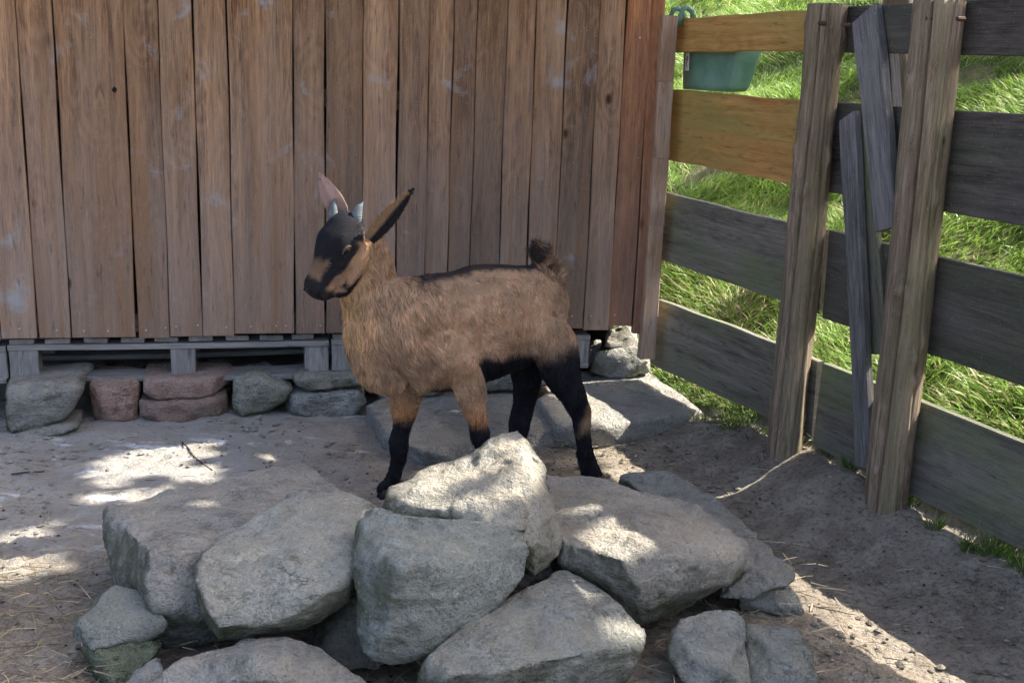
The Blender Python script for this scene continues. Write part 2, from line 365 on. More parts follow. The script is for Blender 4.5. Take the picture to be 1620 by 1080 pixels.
# ------------------------------------------------------------------ shed
def WP(s, off, z):      # point on the wall: s along, off towards the pen
    q = PW + WD * s + WN * off; return np.array([q[0], q[1], z])
shed = empty('shed', WP(0, 0, 0), 'brown plank-clad wooden shed raised on pallets and rough stones', 'shed')
seams = [27, 84, 194, 250, 305, 358, 462, 511, 570, 627, 675, 713, 750, 796, 840, 890, 942, 983]
bseam = [60, 115, 218, 270, 321, 370, 467, 518, 575, 628, 672, 709, 744, 790, 835, 880, 925, 965]
ss = [(PL(a, 0, PW, WD)[1] + PL(b, 525, PW, WD)[1]) / 2 for a, b in zip(seams, bseam)]
s_end = (PL(1022, 0, PW, WD)[1] + PL(1003, 512, PW, WD)[1]) / 2
ss = [ss[0] - .115 * k for k in (8, 7, 6, 5, 4, 3, 2)] + [ss[0] - .125] + ss + [s_end]
cl = Mb(); warmc = Mb()
wide = {84: 1, 358: 1}
for i in range(len(ss) - 1):
    a, b = ss[i], ss[i + 1]; gap = .006 if i in (8, 10, 13, 14, 16) else RNG.uniform(.002, .004)
    w = b - a - gap; off = .012 + RNG.uniform(-.005, .005) + (.006 if w > .18 else 0)
    zb = .322 + RNG.uniform(-.006, .006) + (.006 if w < .1 else -.004)
    tgt = warmc if i >= len(ss) - 2 else cl
    tgt.board(WP((a + b) / 2, off, zb), WP((a + b) / 2 + RNG.uniform(-.002, .002), off, 2.35), (WD[0], WD[1], 0), w, .022, warp=.002, seg=26, bev=.0025, wob=.0018)
link('plank_cladding', cl.mesh('cladding'), M['clad'], shed)
link('warm_plank_cladding', warmc.mesh('warm_cladding'), M['clad_warm'], shed)
b = Mb(); b.board(WP(s_end + .028, .022, .30), WP(s_end + .024, .022, 2.35), (WD[0], WD[1], 0), .05, .03, seg=12, tint=.2); link('edge_plank', b.mesh('edge_plank'), M['clad_warm'], shed)
# jointed corner batten
b = Mb(); sc0 = s_end + .062
for z0, z1 in ((.20, .745), (.7458, 1.01), (1.0108, 1.30), (1.3008, 1.545)):
    b.board(WP(sc0 + RNG.uniform(-.003, .003), .045 + RNG.uniform(-.003, .003), z0), WP(sc0, .045, z1), (WD[0], WD[1], 0), .062, .05, warp=.001, seg=6)
link('corner_batten', b.mesh('batten'), M['batten'], shed)
# inside frame, side and back, floor and roof
fr = Mb(); sl = ss[0]; sr = s_end + .04
for z in (.36, 1.2, 2.25): fr.board(WP(sl, -.03, z), WP(sr, -.03, z), (0, 0, 1), .07, .04)
link('frame', fr.mesh('frame'), M['clad'], shed)
bk = Mb()
for k in range(14):
    o = -.06 - k * .15
    bk.board(WP(sr + .005, o, .33), WP(sr + .005, o, 2.4), (WN[0], WN[1], 0), .146, .02, seg=6)
for k in range(20):
    bk.board(WP(sl + .08 + k * .145, -2.1, .33), WP(sl + .08 + k * .145, -2.1, 2.4), (WD[0], WD[1], 0), .14, .02, seg=4)
for k in range(14): bk.board(WP(sl, -.06 - k * .15, .33), WP(sl, -.06 - k * .15, 2.4), (WN[0], WN[1], 0), .146, .02, seg=6)
bk.board(WP(sr - .03, -1.1, .36), WP(sr - .03, -1.1, 2.4), (WN[0], WN[1], 0), 2.0, .012, seg=2, warp=0, wob=0)  # solid inner sheets, added to stop sun leaking through the plank gaps
bk.board(WP(sl + .03, -1.1, .36), WP(sl + .03, -1.1, 2.4), (WN[0], WN[1], 0), 2.0, .012, seg=2, warp=0, wob=0)
bk.board(WP((sl + sr) / 2, -2.07, .36), WP((sl + sr) / 2, -2.07, 2.4), (WD[0], WD[1], 0), sr - sl - .1, .012, seg=2, warp=0, wob=0)
link('side_wall', bk.mesh('side_wall'), M['clad'], shed)
bk = Mb(); bk.board(WP(sl, -1.05, .345), WP(sr, -1.05, .345), (WN[0], WN[1], 0), 2.0, .02, seg=2); link('floor_deck', bk.mesh('floor_deck'), M['pallet'], shed)
bk = Mb(); bk.board(WP(sl, -1.0, .15), WP(sr, -1.0, .15), (0, 0, 1), .34, .02, seg=2, warp=0, wob=0); bk.board(WP(sr - .02, -.30, .15), WP(sr - .02, -.98, .15), (0, 0, 1), .34, .02, seg=2, warp=0, wob=0)  # unseen boards added under the floor to block light behind the pallets
link('light_baffle', bk.mesh('light_baffle'), M['fence'], shed)
bk = Mb(); bk.board(WP(sl - .1, -1.05, 2.44), WP(sr + .1, -1.05, 2.44), (WN[0], WN[1], .08), 2.3, .05, seg=2); link('roof', bk.mesh('roof'), M['fence'], shed)
# screws along the plank feet
sm = N('screw_metal'); sm.b.inputs['Metallic'].default_value = .6; M['screw'] = sm.done((.42, .42, .41), None, .5)
for qx, qy in ((231, 522), (262, 518), (279, 516), (313, 514), (358, 517), (397, 516), (437, 515), (452, 515), (507, 515), (31, 520), (90, 522), (133, 523), (171, 523), (905, 500), (935, 500), (972, 498), (993, 498), (1012, 60), (1010, 250)):
    q, s_ = PL(qx, qy, PW + WN * .027, WD)
    sc_ = Mb(); sc_.tube([q - np.array([*WN, 0]) * .004, q + np.array([*WN, 0]) * .0035], [.0042, .0038], 8); link('screw', sc_.mesh('screw'), M['screw'], shed)
# knot hole: dark bung in the wide plank
q, s_ = PL(181, 142, PW + WN * .026, WD); kb = Mb(); kb.tube([q, q + np.array([*WN, 0]) * .002], [.009, .008], 9, rnd=.2)
nn = N('knot_dark'); M['knot'] = nn.done((.008, .006, .005)); link('knot', kb.mesh('knot'), M['knot'], shed)

# ------------------------------------------------------------------ pallets
def pallet(s0, s1, label, cat='pallet', mid=True, depth=.8, zoff=0., off=.0):
    r = empty('pallet', WP((s0 + s1) / 2, off, .13 + zoff), label, cat, 'pallets under the shed')
    ln = s1 - s0; o = off
    z_s, z_b0, z_b1, z_t = .152 + zoff, .168 + zoff, .262 + zoff, .275 + zoff
    def brd(nm, s_a, s_b, o_a, o_b, zc, w, t, up, **k):
        b = Mb(); b.board(WP(s_a, o_a, zc), WP(s_b, o_b, zc), up, w, t, seg=10, **k); link(nm, b.mesh(nm), M['pallet'], r)
    wn3 = (WN[0], WN[1], 0)
    for oo in (o - .05, o - .4, o - .75):
        brd('bottom_board', s0 + .004, s1 - .004, oo, oo, z_s, .1, .020, wn3, warp=.004)
        brd('stringer_board', s0, s1, oo, oo, z_t, .1, .022, wn3, warp=.002)
    ws = (.10, .09, .09)
    cs = (s0 + .052, (s0 + s1) / 2 + .035, s1 - .045) if mid else (s0 + .05, s1 - .05)
    for oo in (o - .052, o - .4, o - .75):
        for k, c in enumerate(cs):
            b = Mb(); b.board(WP(c, oo, z_b0 - .006), WP(c, oo, z_b1 + .002), (WD[0], WD[1], 0), ws[k], .092, seg=2, warp=0, bev=.004); link('block', b.mesh('block'), M['pallet'], r)
    k = 0; c = s0 + .05
    while c < s1 - .03:
        brd('deck_board', c, c, o + RNG.uniform(-.012, -.002), o - .8, .298 + zoff, .085, .018, (WD[0], WD[1], 0), warp=.001); c += .118 + RNG.uniform(0, .02)
    return r
pal = pallet(PL(12, 560, PW, WD)[1], PL(520, 560, PW, WD)[1], 'grey weathered pallet with two dark openings under the left half of the shed')
s3 = PL(522, 560, PW, WD)[1]
pallet(s3 + .006, s3 + 1.05, 'grey pallet starting behind the chest of the goat', mid=True)
s4 = PL(9, 560, PW, WD)[1]
pallet(s4 - 1.1, s4, 'grey pallet cut off by the left edge of the picture', mid=True, zoff=.0)
b = Mb(); q = PL(268, 596, PW + WN * .0, WD)[0]; q2 = PL(302, 596, PW + WN * .0, WD)[0]
b.board(q, q2, (WN[0], WN[1], 0), .08, .018, seg=4); w_ = b.mesh('wood_shim'); tag(link('wood_shim', w_, M['pallet'], None, base_of(w_)), 'thin wooden wedge between the pallet and the flat pinkish stone', 'wood wedge')

# ------------------------------------------------------------------ foundation stones
def wall_stone(name, label, poly, off=.05, thick=.22, mat='rock', bul=.025, **k):
    P0 = PW + WN * off; f = [PL(a, b_, P0, WD)[0] for a, b_ in poly]; c = np.mean(f, 0); wn3 = np.array([WN[0], WN[1], 0])
    pts = [p for p in f] + [c + (p - c) * .8 + wn3 * bul for p in f] + [c + (p - c) * .95 - wn3 * thick for p in f]
    return rock(name, label, 'stone', [pts], mat, voxel=.009, amp=.006, facet=.008, smooth=2, group='foundation stones', **k)
wall_stone('foundation_stone', 'large blocky grey stone under the left end of the pallet', [(2, 613), (107, 602), (136, 600), (134, 609), (111, 628), (105, 663), (50, 686), (4, 692)], .14, .26, seed=1)
wall_stone('foundation_stone', 'thin flat grey stone lying beneath the large blocky stone', [(14, 690), (50, 682), (118, 668), (124, 678), (60, 694), (16, 702)], .17, .2, seed=2)
wall_stone('foundation_stone', 'rusty red squarish stone standing under the pallet', [(142, 602), (214, 602), (219, 605), (220, 664), (191, 670), (145, 672), (140, 625)], .05, mat='redrock', seed=3)
wall_stone('foundation_stone', 'pinkish flat stone lying on top of another of its kind', [(224, 598), (369, 594), (360, 620), (325, 629), (245, 632), (226, 621)], .05, mat='redrock', seed=4, color=(.95, .98, 1))
wall_stone('foundation_stone', 'dull pink flat stone at the bottom, carrying the other flat pink one', [(222, 634), (356, 629), (358, 655), (306, 671), (260, 670), (222, 658)], .06, mat='redrock', seed=5, color=(.85, .9, .92))
wall_stone('foundation_stone', 'rounded grey stone between the flat pink pair and the flat grey pair', [(367, 601), (421, 594), (465, 613), (457, 632), (429, 650), (377, 663), (365, 644)], .05, seed=6, color=(1.15, 1.17, 1.1))
wall_stone('foundation_stone', 'thin grey stone on top of its pair, behind the goat', [(461, 598), (490, 592), (576, 592), (584, 611), (528, 615), (486, 617), (465, 609)], .05, seed=7, color=(1.1, 1.1, 1.05))
wall_stone('foundation_stone', 'grey bottom stone of the pair, behind the goat', [(459, 625), (509, 619), (580, 613), (580, 636), (565, 660), (509, 667), (446, 653)], .06, seed=8, color=(1.15, 1.2, 1.25))
wall_stone('foundation_stone', 'dark low stone behind the front legs of the goat', [(600, 600), (700, 590), (705, 625), (600, 640)], .02, seed=9)
wall_stone('foundation_stone', 'dark low stone behind the belly of the goat', [(720, 585), (860, 575), (880, 610), (725, 622)], .02, seed=10)

# ------------------------------------------------------------------ slabs and heap by the corner
def flat_slab(name, label, top, ztop, thick, **k):
    t = [G(a, b_, ztop) for a, b_ in top]; c = np.mean(t, 0)
    pts = t + [c + (p - c) * 1.01 - np.array([0, 0, thick]) for p in t] 
    return rock(name, label, 'stone slab', [pts], 'slab', voxel=.011, amp=.005, facet=.006, smooth=1, **k)
flat_slab('stone_slab', 'flat grey slab on the ground behind the legs of the goat, the shaded one', [(583, 641), (606, 628), (780, 612), (840, 630), (881, 676), (870, 686), (777, 706), (648, 722), (616, 690)], .055, .07, seed=31, group='stone slabs')
flat_slab('stone_slab', 'flat slab near the corner post with sunlight across it', [(852, 632), (905, 588), (1027, 577), (1118, 646), (1000, 661), (938, 672), (893, 684)], .085, .09, seed=32, group='stone slabs')
rock('corner_stone', 'wide grey stone on the slab below the corner post', 'stone', [[G(933, 588, .10), G(945, 560, .20), G(1005, 548, .22), G(1028, 572, .16), G(1030, 590, .10), G(970, 600, .09), G(960, 545, .12), G(1020, 545, .12)]], 'slab', voxel=.009, amp=.006, seed=33, color=(.9, .93, .92), group='stones by the corner')
rock('corner_stone', 'pale angular stone topmost of the heap by the corner post', 'stone', [[G(953, 548, .21), G(962, 520, .27), G(975, 515, .29), G(996, 516, .29), G(1010, 545, .22), G(1000, 555, .20), G(965, 530, .18), G(1005, 525, .2)]], 'slab', voxel=.008, amp=.005, seed=34, color=(1.25, 1.25, 1.2), group='stones by the corner')
rock('corner_stone', 'tilted slim stone at the left of the heap by the corner post', 'stone', [[G(917, 574, .11), G(940, 545, .19), G(950, 542, .20), G(946, 565, .14), G(932, 583, .09), G(915, 560, .10), G(945, 530, .13)]], 'slab', voxel=.008, amp=.004, seed=35, color=(1., 1.02, 1.05), group='stones by the corner')

# ------------------------------------------------------------------ rock pile   (px, py, height)
def Q(l): return [G(*p) for p in l]
def low(l, z=-.02, push=.0): # copies of points dropped to the ground
    return [np.array([G(*p)[0], G(*p)[1] + push, z]) for p in l]
PG = 'rocks of the pile in front of the goat'
# R1 big slab at the left back
R1t = [(170, 806, .22), (313, 771, .21), (403, 748, .20), (446, 732, .20), (533, 752, .20), (600, 800, .20), (240, 872, .25), (420, 880, .24)]
rock('pile_rock', 'large flat-topped grey rock at the left back of the pile with a mossy side', 'rock',
     [Q(R1t) + Q([(169, 847, .18), (177, 897, .14), (214, 983, .06), (251, 1002, .05), (268, 1039, .02), (350, 1010, .04), (251, 932, .20)]) + low([(200, 820, .1), (313, 775, .1), (446, 740, .1), (533, 760, .1)])], seed=41, amp=.010, group=PG)
# R2 tilted slab
rock('pile_rock', 'smooth tilted grey slab between the large left rock and the veined middle rock', 'rock',
     [Q([(304, 901, .24), (329, 874, .25), (403, 816, .28), (473, 777, .30), (543, 763, .31), (586, 772, .30), (597, 790, .28), (574, 820, .28), (560, 860, .28), (549, 900, .28), (553, 918, .27),
         (335, 975, .20), (345, 995, .18), (430, 992, .18), (480, 978, .18), (520, 938, .23),
         (313, 940, .18), (333, 991, .13), (350, 1014, .11), (430, 1003, .11), (485, 997, .12), (520, 972, .15), (553, 948, .18)]) +
      [G(430, 800, .28) + np.array([0, .03, -.12]), G(580, 790, .28) + np.array([0, .03, -.12])]], seed=42, amp=.007, color=(1.08, 1.1, 1.06), facet=.008, group=PG)
# R3 middle front veined
rock('pile_rock', 'rounded blue-grey rock with pale veins, front middle of the pile', 'rock',
     [Q([(553, 862, .30), (569, 829, .33), (593, 801, .36), (640, 812, .37), (709, 822, .36), (766, 829, .34), (824, 843, .32), (835, 872, .29), (831, 910, .25), (800, 949, .21), (747, 968, .19), (728, 992, .17), (684, 1026, .14), (651, 1050, .11), (612, 1063, .09), (593, 1055, .10), (574, 1026, .13), (562, 978, .18), (553, 930, .24),
         (620, 900, .33), (700, 890, .33), (780, 880, .30), (600, 1000, .19), (660, 1000, .18)]) +
      [G(620, 830, .35) + np.array([0, .16, -.1]), G(800, 850, .32) + np.array([0, .16, -.1]), G(620, 1000, .1) + np.array([.03, .2, -.03]), G(720, 940, .1) + np.array([0, .2, -.02])]],
     seed=43, amp=.010, color=(.92, 1.0, 1.0), group=PG)
# R4 central top, two lobes
rock('pile_rock', 'tall pointed rock topping the pile, sunlit on its upper face', 'rock',
     [Q([(597, 798, .34), (612, 773, .345), (651, 749, .35), (699, 732, .36), (752, 723, .37), (790, 745, .40), (830, 800, .38), (826, 840, .34), (725, 826, .34), (640, 815, .34)]) +
      [G(612, 780, .34) + np.array([0, .08, -.12]), G(760, 730, .36) + np.array([0, .1, -.14]), G(830, 800, .3) + np.array([0, .1, -.1])],
      Q([(752, 723, .38), (771, 703, .41), (800, 686, .44), (824, 680, .45), (839, 689, .44), (858, 742, .39), (884, 819, .31), (887, 843, .28), (884, 877, .24), (872, 893, .22), (834, 915, .20), (828, 760, .42), (828, 830, .34), (740, 800, .36), (760, 826, .34), (820, 870, .29)]) +
      [G(820, 690, .42) + np.array([0, .10, -.15]), G(860, 800, .3) + np.array([.0, .12, -.12]), G(760, 740, .3) + np.array([0, .12, -.1]), G(834, 900, .2) + np.array([0, .15, -.05])]],
     seed=44, amp=.009, color=(1.12, 1.08, 1.0), group=PG)
# R5 big right boulder
rock('pile_rock', 'broad pale boulder right of the pointed rock with a band of sunlight down it', 'rock',
     [Q([(863, 752, .20), (925, 756, .22), (973, 764, .23), (993, 776, .25), (1036, 776, .26), (1096, 792, .26), (1137, 829, .25), (1176, 862, .23), (1178, 886, .20), (1166, 915, .16), (1137, 944, .13), (1094, 968, .10), (1060, 987, .08), (1017, 990, .08), (988, 959, .12), (960, 928, .17), (887, 893, .20),
         (980, 880, .27), (1080, 880, .25), (1010, 930, .2), (870, 850, .25), (1140, 890, .22)]) + low([(880, 765, .1), (1020, 800, .1), (1130, 850, .1)], 0) + low([(900, 900, .1), (1040, 960, .05)], .0, .1)],
     seed=45, amp=.010, color=(1.12, 1.08, 1.03), group=PG)
rock('pile_rock', 'long grey rock lying behind the broad boulder', 'rock',
     [Q([(976, 756, .15), (1002, 749, .16), (1055, 751, .17), (1094, 766, .17), (1118, 785, .17), (1156, 814, .16), (1200, 843, .13), (1201, 856, .11), (1170, 880, .10), (1100, 830, .19)]) + low([(990, 765, .02), (1060, 760, .04), (1120, 800, .04), (1190, 850, .04), (1100, 880, .02)], -.02)], seed=46, amp=.009, color=(.95, .97, .97), group=PG)
rock('pile_rock', 'jagged rock with a sunlit tip at the right end of the pile', 'rock',
     [Q([(1150, 850, .17), (1196, 846, .16), (1224, 877, .14), (1253, 908, .11), (1245, 920, .10), (1214, 942, .08), (1166, 949, .08), (1132, 952, .08), (1190, 900, .15)]) + [G(1160, 870, .06), G(1220, 890, .05)]], seed=47, amp=.014, facet=.02, color=(1.05, 1.03, 1.0), group=PG)
rock('pile_rock', 'small shaded rock under the jagged tip at the right', 'rock',
     [Q([(1160, 945, .06), (1222, 930, .07), (1246, 921, .07), (1274, 973, .01), (1252, 980, .0), (1166, 965, .02)]) + low([(1170, 935, .02), (1250, 940, .0)], -.03)], seed=48, amp=.006, color=(.9, .95, .95), group=PG)
# R8 front centre right
rock('pile_rock', 'low wide grey rock at the front right of the middle with a mossy sunlit edge', 'rock',
     [Q([(655, 1085, .10), (680, 1036, .15), (709, 1007, .17), (810, 968, .19), (839, 930, .20), (884, 896, .21), (916, 901, .21), (959, 925, .20), (976, 944, .19), (1002, 978, .17), (1030, 1016, .13), (1026, 1042, .09), (1002, 1066, .06), (980, 1090, .03), (870, 1085, .08), (700, 1130, .02),
         (990, 1014, .16), (894, 1040, .16), (720, 1070, .15)]) + low([(900, 920, .15), (960, 960, .1), (750, 1000, .1)], -.02)],
     seed=49, amp=.009, color=(1.0, 1.03, 1.0), group=PG)
rock('pile_rock', 'rounded grey rock at the very front, left of the middle', 'rock',
     [Q([(225, 1110, .06), (247, 1053, .11), (298, 1030, .13), (352, 1016, .14), (391, 1006, .145), (450, 1006, .145), (508, 1022, .13), (531, 1045, .11), (590, 1085, .08), (600, 1130, .02), (240, 1160, .0), (400, 1050, .17)]) + low([(300, 1040, .05), (500, 1040, .05), (400, 1010, .06)], -.02)],
     seed=50, amp=.008, color=(1.0, 1.0, 1.0), group=PG)
rock('pile_rock', 'small plain rock wedged at the front left below the mossy side', 'rock',
     [Q([(180, 1095, .04), (208, 1049, .08), (247, 1028, .09), (262, 1034, .09), (262, 1070, .07), (240, 1110, .02)]) + low([(215, 1060, .03), (255, 1040, .03)], -.02)], seed=51, amp=.006, color=(.85, .88, .9), group=PG)
rock('pile_rock', 'grey stone at the far left of the pile resting on a green one', 'rock',
     [Q([(103, 990, .12), (150, 960, .14), (183, 926, .16), (235, 940, .15), (262, 990, .12), (225, 1018, .08), (146, 1028, .08), (107, 1018, .08)]) + [G(160, 950, .06), G(245, 970, .05)]], seed=52, amp=.007, color=(.72, .78, .76), group=PG)
rock('pile_rock', 'green mossy stone beneath the leftmost grey stone', 'rock',
     [Q([(113, 1018, .08), (150, 1020, .09), (216, 1000, .10), (266, 1010, .09), (225, 1060, .04), (187, 1100, .0), (158, 1085, .0), (132, 1050, .03)]) + low([(150, 1000, .05), (230, 1000, .05)], -.02)], seed=53, amp=.008, color=(.52, .60, .44), group=PG)
rock('pile_rock', 'upright block of grey rock at the front right of the pile', 'rock',
     [Q([(1046, 1018, .10), (1076, 978, .13), (1166, 968, .13), (1178, 997, .11), (1194, 1095, .02), (1084, 1100, .02), (1062, 1060, .05), (1150, 1060, .08)]) + low([(1080, 985, .05), (1160, 975, .05)], -.02)], seed=54, amp=.006, color=(.95, .97, .95), group=PG)
rock('pile_rock', 'flat-topped rock at the bottom right corner of the pile, half in sunlight', 'rock',
     [Q([(1176, 987, .09), (1262, 992, .09), (1291, 1035, .06), (1298, 1100, .0), (1190, 1110, .0), (1250, 1050, .07)]) + low([(1180, 990, .03), (1260, 1000, .03)], -.03)], seed=55, amp=.006, color=(.92, .96, .93), group=PG)
rock('pile_rock', 'dark rock filling the gap under the tilted slab and the veined rock', 'rock',
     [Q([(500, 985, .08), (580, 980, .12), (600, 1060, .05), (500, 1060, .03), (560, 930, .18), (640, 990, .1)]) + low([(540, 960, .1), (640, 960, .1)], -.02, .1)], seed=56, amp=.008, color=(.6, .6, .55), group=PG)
rock('pile_rock', 'hidden supporting rock under the pointed one, seen between its neighbours', 'rock',
     [[G(650, 800, .25) + np.array([0, .05, 0]), G(850, 800, .22), G(880, 900, .16), G(700, 960, .12)] + low([(650, 780, .2), (870, 790, .2), (900, 930, .1), (620, 960, .1)], -.02, .03)], seed=57, amp=.008, color=(.85, .85, .8), group=PG)

# ------------------------------------------------------------------ fence
def FP(s, off, z): q = CORN + FD * s + FN * off; return np.array([q[0], q[1], z])
fence = empty('fence', FP(1, 0, 0), 'board fence with wide horizontal boards, part orange and part dark, meeting the shed', 'fence')
FL = 4.2
def fb(s0, s1, z0, z1, mat, label=None, nm='board', off=0., t=.028, warp=.004, dz=0):
    b = Mb(); b.board(FP(s0, off, (z0 + z1) / 2), FP(s1, off, (z0 + z1) / 2 + dz), (0, 0, 1), z1 - z0, t, warp=warp, seg=24, bev=.003)
    o = link(nm, b.mesh(nm), M[mat], fence)
    if label: o['label'] = label
fb(-.04, .90, 1.417, 1.545, 'orange', 'narrow orange top board of the fence')
fb(-.04, .86, .992, 1.268, 'orange', 'wide orange board, second from the top')
fb(-.04, .98, .592, .862, 'fence_pale')
fb(-.04, 1.010, .155, .43, 'fence_pale')
fb(1.036, FL, .150, .432, 'fence_pale')
fb(1.00, FL, .576, .863, 'fence', off=-.002)
fb(.865, FL, .988, 1.268, 'fence', off=-.002)
fb(.905, FL, 1.412, 1.552, 'fence')
# posts: split round logs in front of the boards
PG_OFF = .076
def post(bx, by, tx, ty, r0, r1, label, seed, ztop):
    Pp = CORN + FN * PG_OFF; q, s0 = PL(bx, by, Pp, FD); q2, s1 = PL(tx, ty, Pp, FD)
    k = 128; seg = 110; V = []; gc = []; off = RNG.uniform(0, 40, 3); ss_ = np.linspace(-.15, ztop, seg)
    for i, z in enumerate(ss_):
        f = (z - q[2]) / (q2[2] - q[2]); c = FP(s0 + (s1 - s0) * f, PG_OFF, z); r = r0 + (r1 - r0) * np.clip(f, 0, 1)
        for j in range(k):
            an = j / k * 2 * math.pi
            V.append((c, r, an, z))
    A = np.array([v[2] for v in V]); Zz = np.array([v[3] for v in V]); Rr = np.array([v[1] for v in V]); Cc = np.array([v[0] for v in V])
    P = np.stack([np.cos(A) * .8, np.sin(A) * .8, Zz * 1.3], -1)
    dr = .005 * noise(P, 2.5, seed, 3) + .0012 * noise(np.stack([np.cos(A) * 7, np.sin(A) * 7, Zz * 2.5], -1), 1, seed + 3, 2)
    # long drying crack facing the pen and a few knots
    for a0, wd, dp, w in ((-2.25, .045, .020, 1.2), (-1.25, .03, .008, 2.3), (-2.75, .03, .006, 3.)):
        ac = a0 + .12 * np.sin(Zz * w * 2 + seed); da = (A - ac + np.pi) % (2 * np.pi) - np.pi
        dr -= dp * np.exp(-(da / wd) ** 2)
    rg = np.random.default_rng(seed)
    for _ in range(14):
        ka, kz = rg.uniform(0, 2 * np.pi), rg.uniform(.2, 1.5); da = (A - ka + np.pi) % (2 * np.pi) - np.pi
        dr += .013 * np.exp(-((da / .22) ** 2 + ((Zz - kz) / .020) ** 2)) - .012 * np.exp(-((da / .07) ** 2 + ((Zz - kz) / .006) ** 2))
    R = Rr + dr
    Vv = Cc + np.stack([np.cos(A) * R, np.sin(A) * R, np.zeros(len(A))], -1)
    g = np.stack([Zz, np.cos(A) * R, np.sin(A) * R], -1) + off; g[:, 1] += A * .05
    F = [(i*k+j, i*k+(j+1) % k, (i+1)*k+(j+1) % k, (i+1)*k+j) for i in range(seg-1) for j in range(k)]
    top = len(Vv); c = Vv[-k:].mean(0) + np.array([0, 0, .004]); Vv = np.vstack([Vv, c]); g = np.vstack([g, g[-k:].mean(0)])
    F += [((seg-1)*k+j, (seg-1)*k+(j+1) % k, top) for j in range(k)]
    me = mesh_np('post', Vv, F, {'gc': ('FLOAT_VECTOR', g), 'tint': ('FLOAT', np.full(len(Vv), .6))}, True)
    me.polygons.foreach_set('use_smooth', np.array([len(p.vertices) == 4 for p in me.polygons]))
    o = link('post', me, M['post'], fence); o['label'] = label
    return s0, s1
post(1241, 706, 1309, 10, .058, .059, 'grey-green round log post nearer the shed', 61, 1.558)
post(1403, 785, 1487, 8, .063, .066, 'thicker grey-green log post with orange chips', 62, 1.55)
post(2150, 1150, 2260, 8, .068, .068, 'log post beyond the right edge of the picture', 63, 1.55)
# bolts in post tops
bn = N('rusty_iron'); M['rust'] = bn.done(bn.mix(bn.noise(bn.pos(), 90), (.02, .015, .012), (.09, .045, .025)), None, .8)
for qx, qy in ((1297, 37), (1335, 40), (1466, 30), (1516, 30)):
    q, s_ = PL(qx, qy, CORN + FN * (PG_OFF + .06), FD); bt = Mb(); bt.tube([q - np.array([*FN, 0]) * .02, q + np.array([*FN, 0]) * .004], [.007, .006], 8); link('bolt', bt.mesh('bolt'), M['rust'], fence)


def leaning(name, label, p_top, p_bot, w, t, off, mat='slat', ends=(0, 0)):
    Pp = CORN + FN * off; a = PL(*p_bot, Pp, FD)[0]; b_ = PL(*p_top, Pp, FD)[0]
    b = Mb(); b.board(a, b_, (FD[0], FD[1], 0), w, t, warp=.003, seg=14, ends=ends); me = b.mesh(name)
    return tag(link(name, me, M[mat], None, base_of(me)), label, 'plank', 'upright planks between the fence posts')
leaning('upright_plank', 'blue-grey plank leaning beside the right log post, the taller of the two loose ones', (1371, 22), (1408, 362), .100, .030, .04, ends=(.0, .03))
leaning('upright_plank', 'blue-grey upright plank between the posts, the shorter one in front', (1345, 184), (1371, 738), .078, .028, .055, ends=(0, .02))
leaning('upright_plank', 'dark greenish narrow plank half hidden behind the shorter loose plank', (1368, 190), (1392, 560), .06, .022, .026, 'fence_pale')
leaning('upright_plank', 'pale narrow plank edge just right of the taller loose plank', (1404, 30), (1428, 330), .03, .04, -.03, 'slat')

# ------------------------------------------------------------------ green feeder hooked over the top rail
pn = N('green_plastic'); c = pn.mix(pn.ramp(pn.noise(pn.pos(), 9, 5), .35, .65), (.075, .18, .13), (.15, .28, .215)); c = pn.mix(pn.ramp(pn.noise(pn.pos(), 22, 6, .7), .52, .72, 0, .5), c, (.10, .17, .11))
M['plastic'] = pn.done(c, None, .45)
fs0 = PL(1077, 110, CORN - FN * .03, FD)[1]; fs1 = PL(1172, 110, CORN - FN * .03, FD)[1]
feeder = empty('feed_trough', FP((fs0 + fs1) / 2, -.1, 1.29), 'green plastic feed trough hooked over the orange top board near the shed', 'feeder')
def ring_rect(s0, s1, o0, o1, z, r=.02, k=4):
    out = []
    for cs, co, a0 in ((s1 - r, o0 - r, 0), (s0 + r, o0 - r, 90), (s0 + r, o1 + r, 180), (s1 - r, o1 + r, 270)):
        for i in range(k + 1):
            a = math.radians(a0 + 90 * i / k); out.append(FP(cs + r * math.cos(a), co + r * math.sin(a), z))
    return out
rings = []
prof = [(.0, 1.50), (.0, 1.49), (.010, 1.44), (.024, 1.35), (.034, 1.295), (.042, 1.278), (.07, 1.274)]
for ins, z in prof: rings.append(ring_rect(fs0 + ins * .35, fs1 - ins * 1.3, -.022 - ins * .1, -.15 + ins, z, .025))
inn = [(.006, 1.50), (.016, 1.44), (.034, 1.34), (.06, 1.29)]
for ins, z in inn: rings.append(ring_rect(fs0 + .004 + ins * .5, fs1 - .004 - ins * 1.3, -.026 - ins * .2, -.146 + ins, z, .022))
k = len(rings[0]); order = [6, 5, 4, 3, 2, 1, 0, 7, 8, 9, 10]; V = np.array([p for i in order for p in rings[i]])
F = [(i*k+j, i*k+(j+1) % k, (i+1)*k+(j+1) % k, (i+1)*k+j) for i in range(len(order)-1) for j in range(k)] + [tuple(range(k))[::-1], tuple((len(order)-1)*k+j for j in range(k))]
link('tub', mesh_np('tub', V, F, None, True), M['plastic'], feeder)
for ds in (-.018, .052):
    hb = Mb(); s_ = fs0 + ds + .01
    hb.tube([FP(s_, -.028, 1.46), FP(s_, -.030, 1.55), FP(s_, -.02, 1.572), FP(s_, .0, 1.58), FP(s_, .018, 1.572), FP(s_, .026, 1.55), FP(s_ - .002, .028, 1.505)], [.0105] * 7, 8)
    link('hook', hb.mesh('hook', True), M['plastic'], feeder)
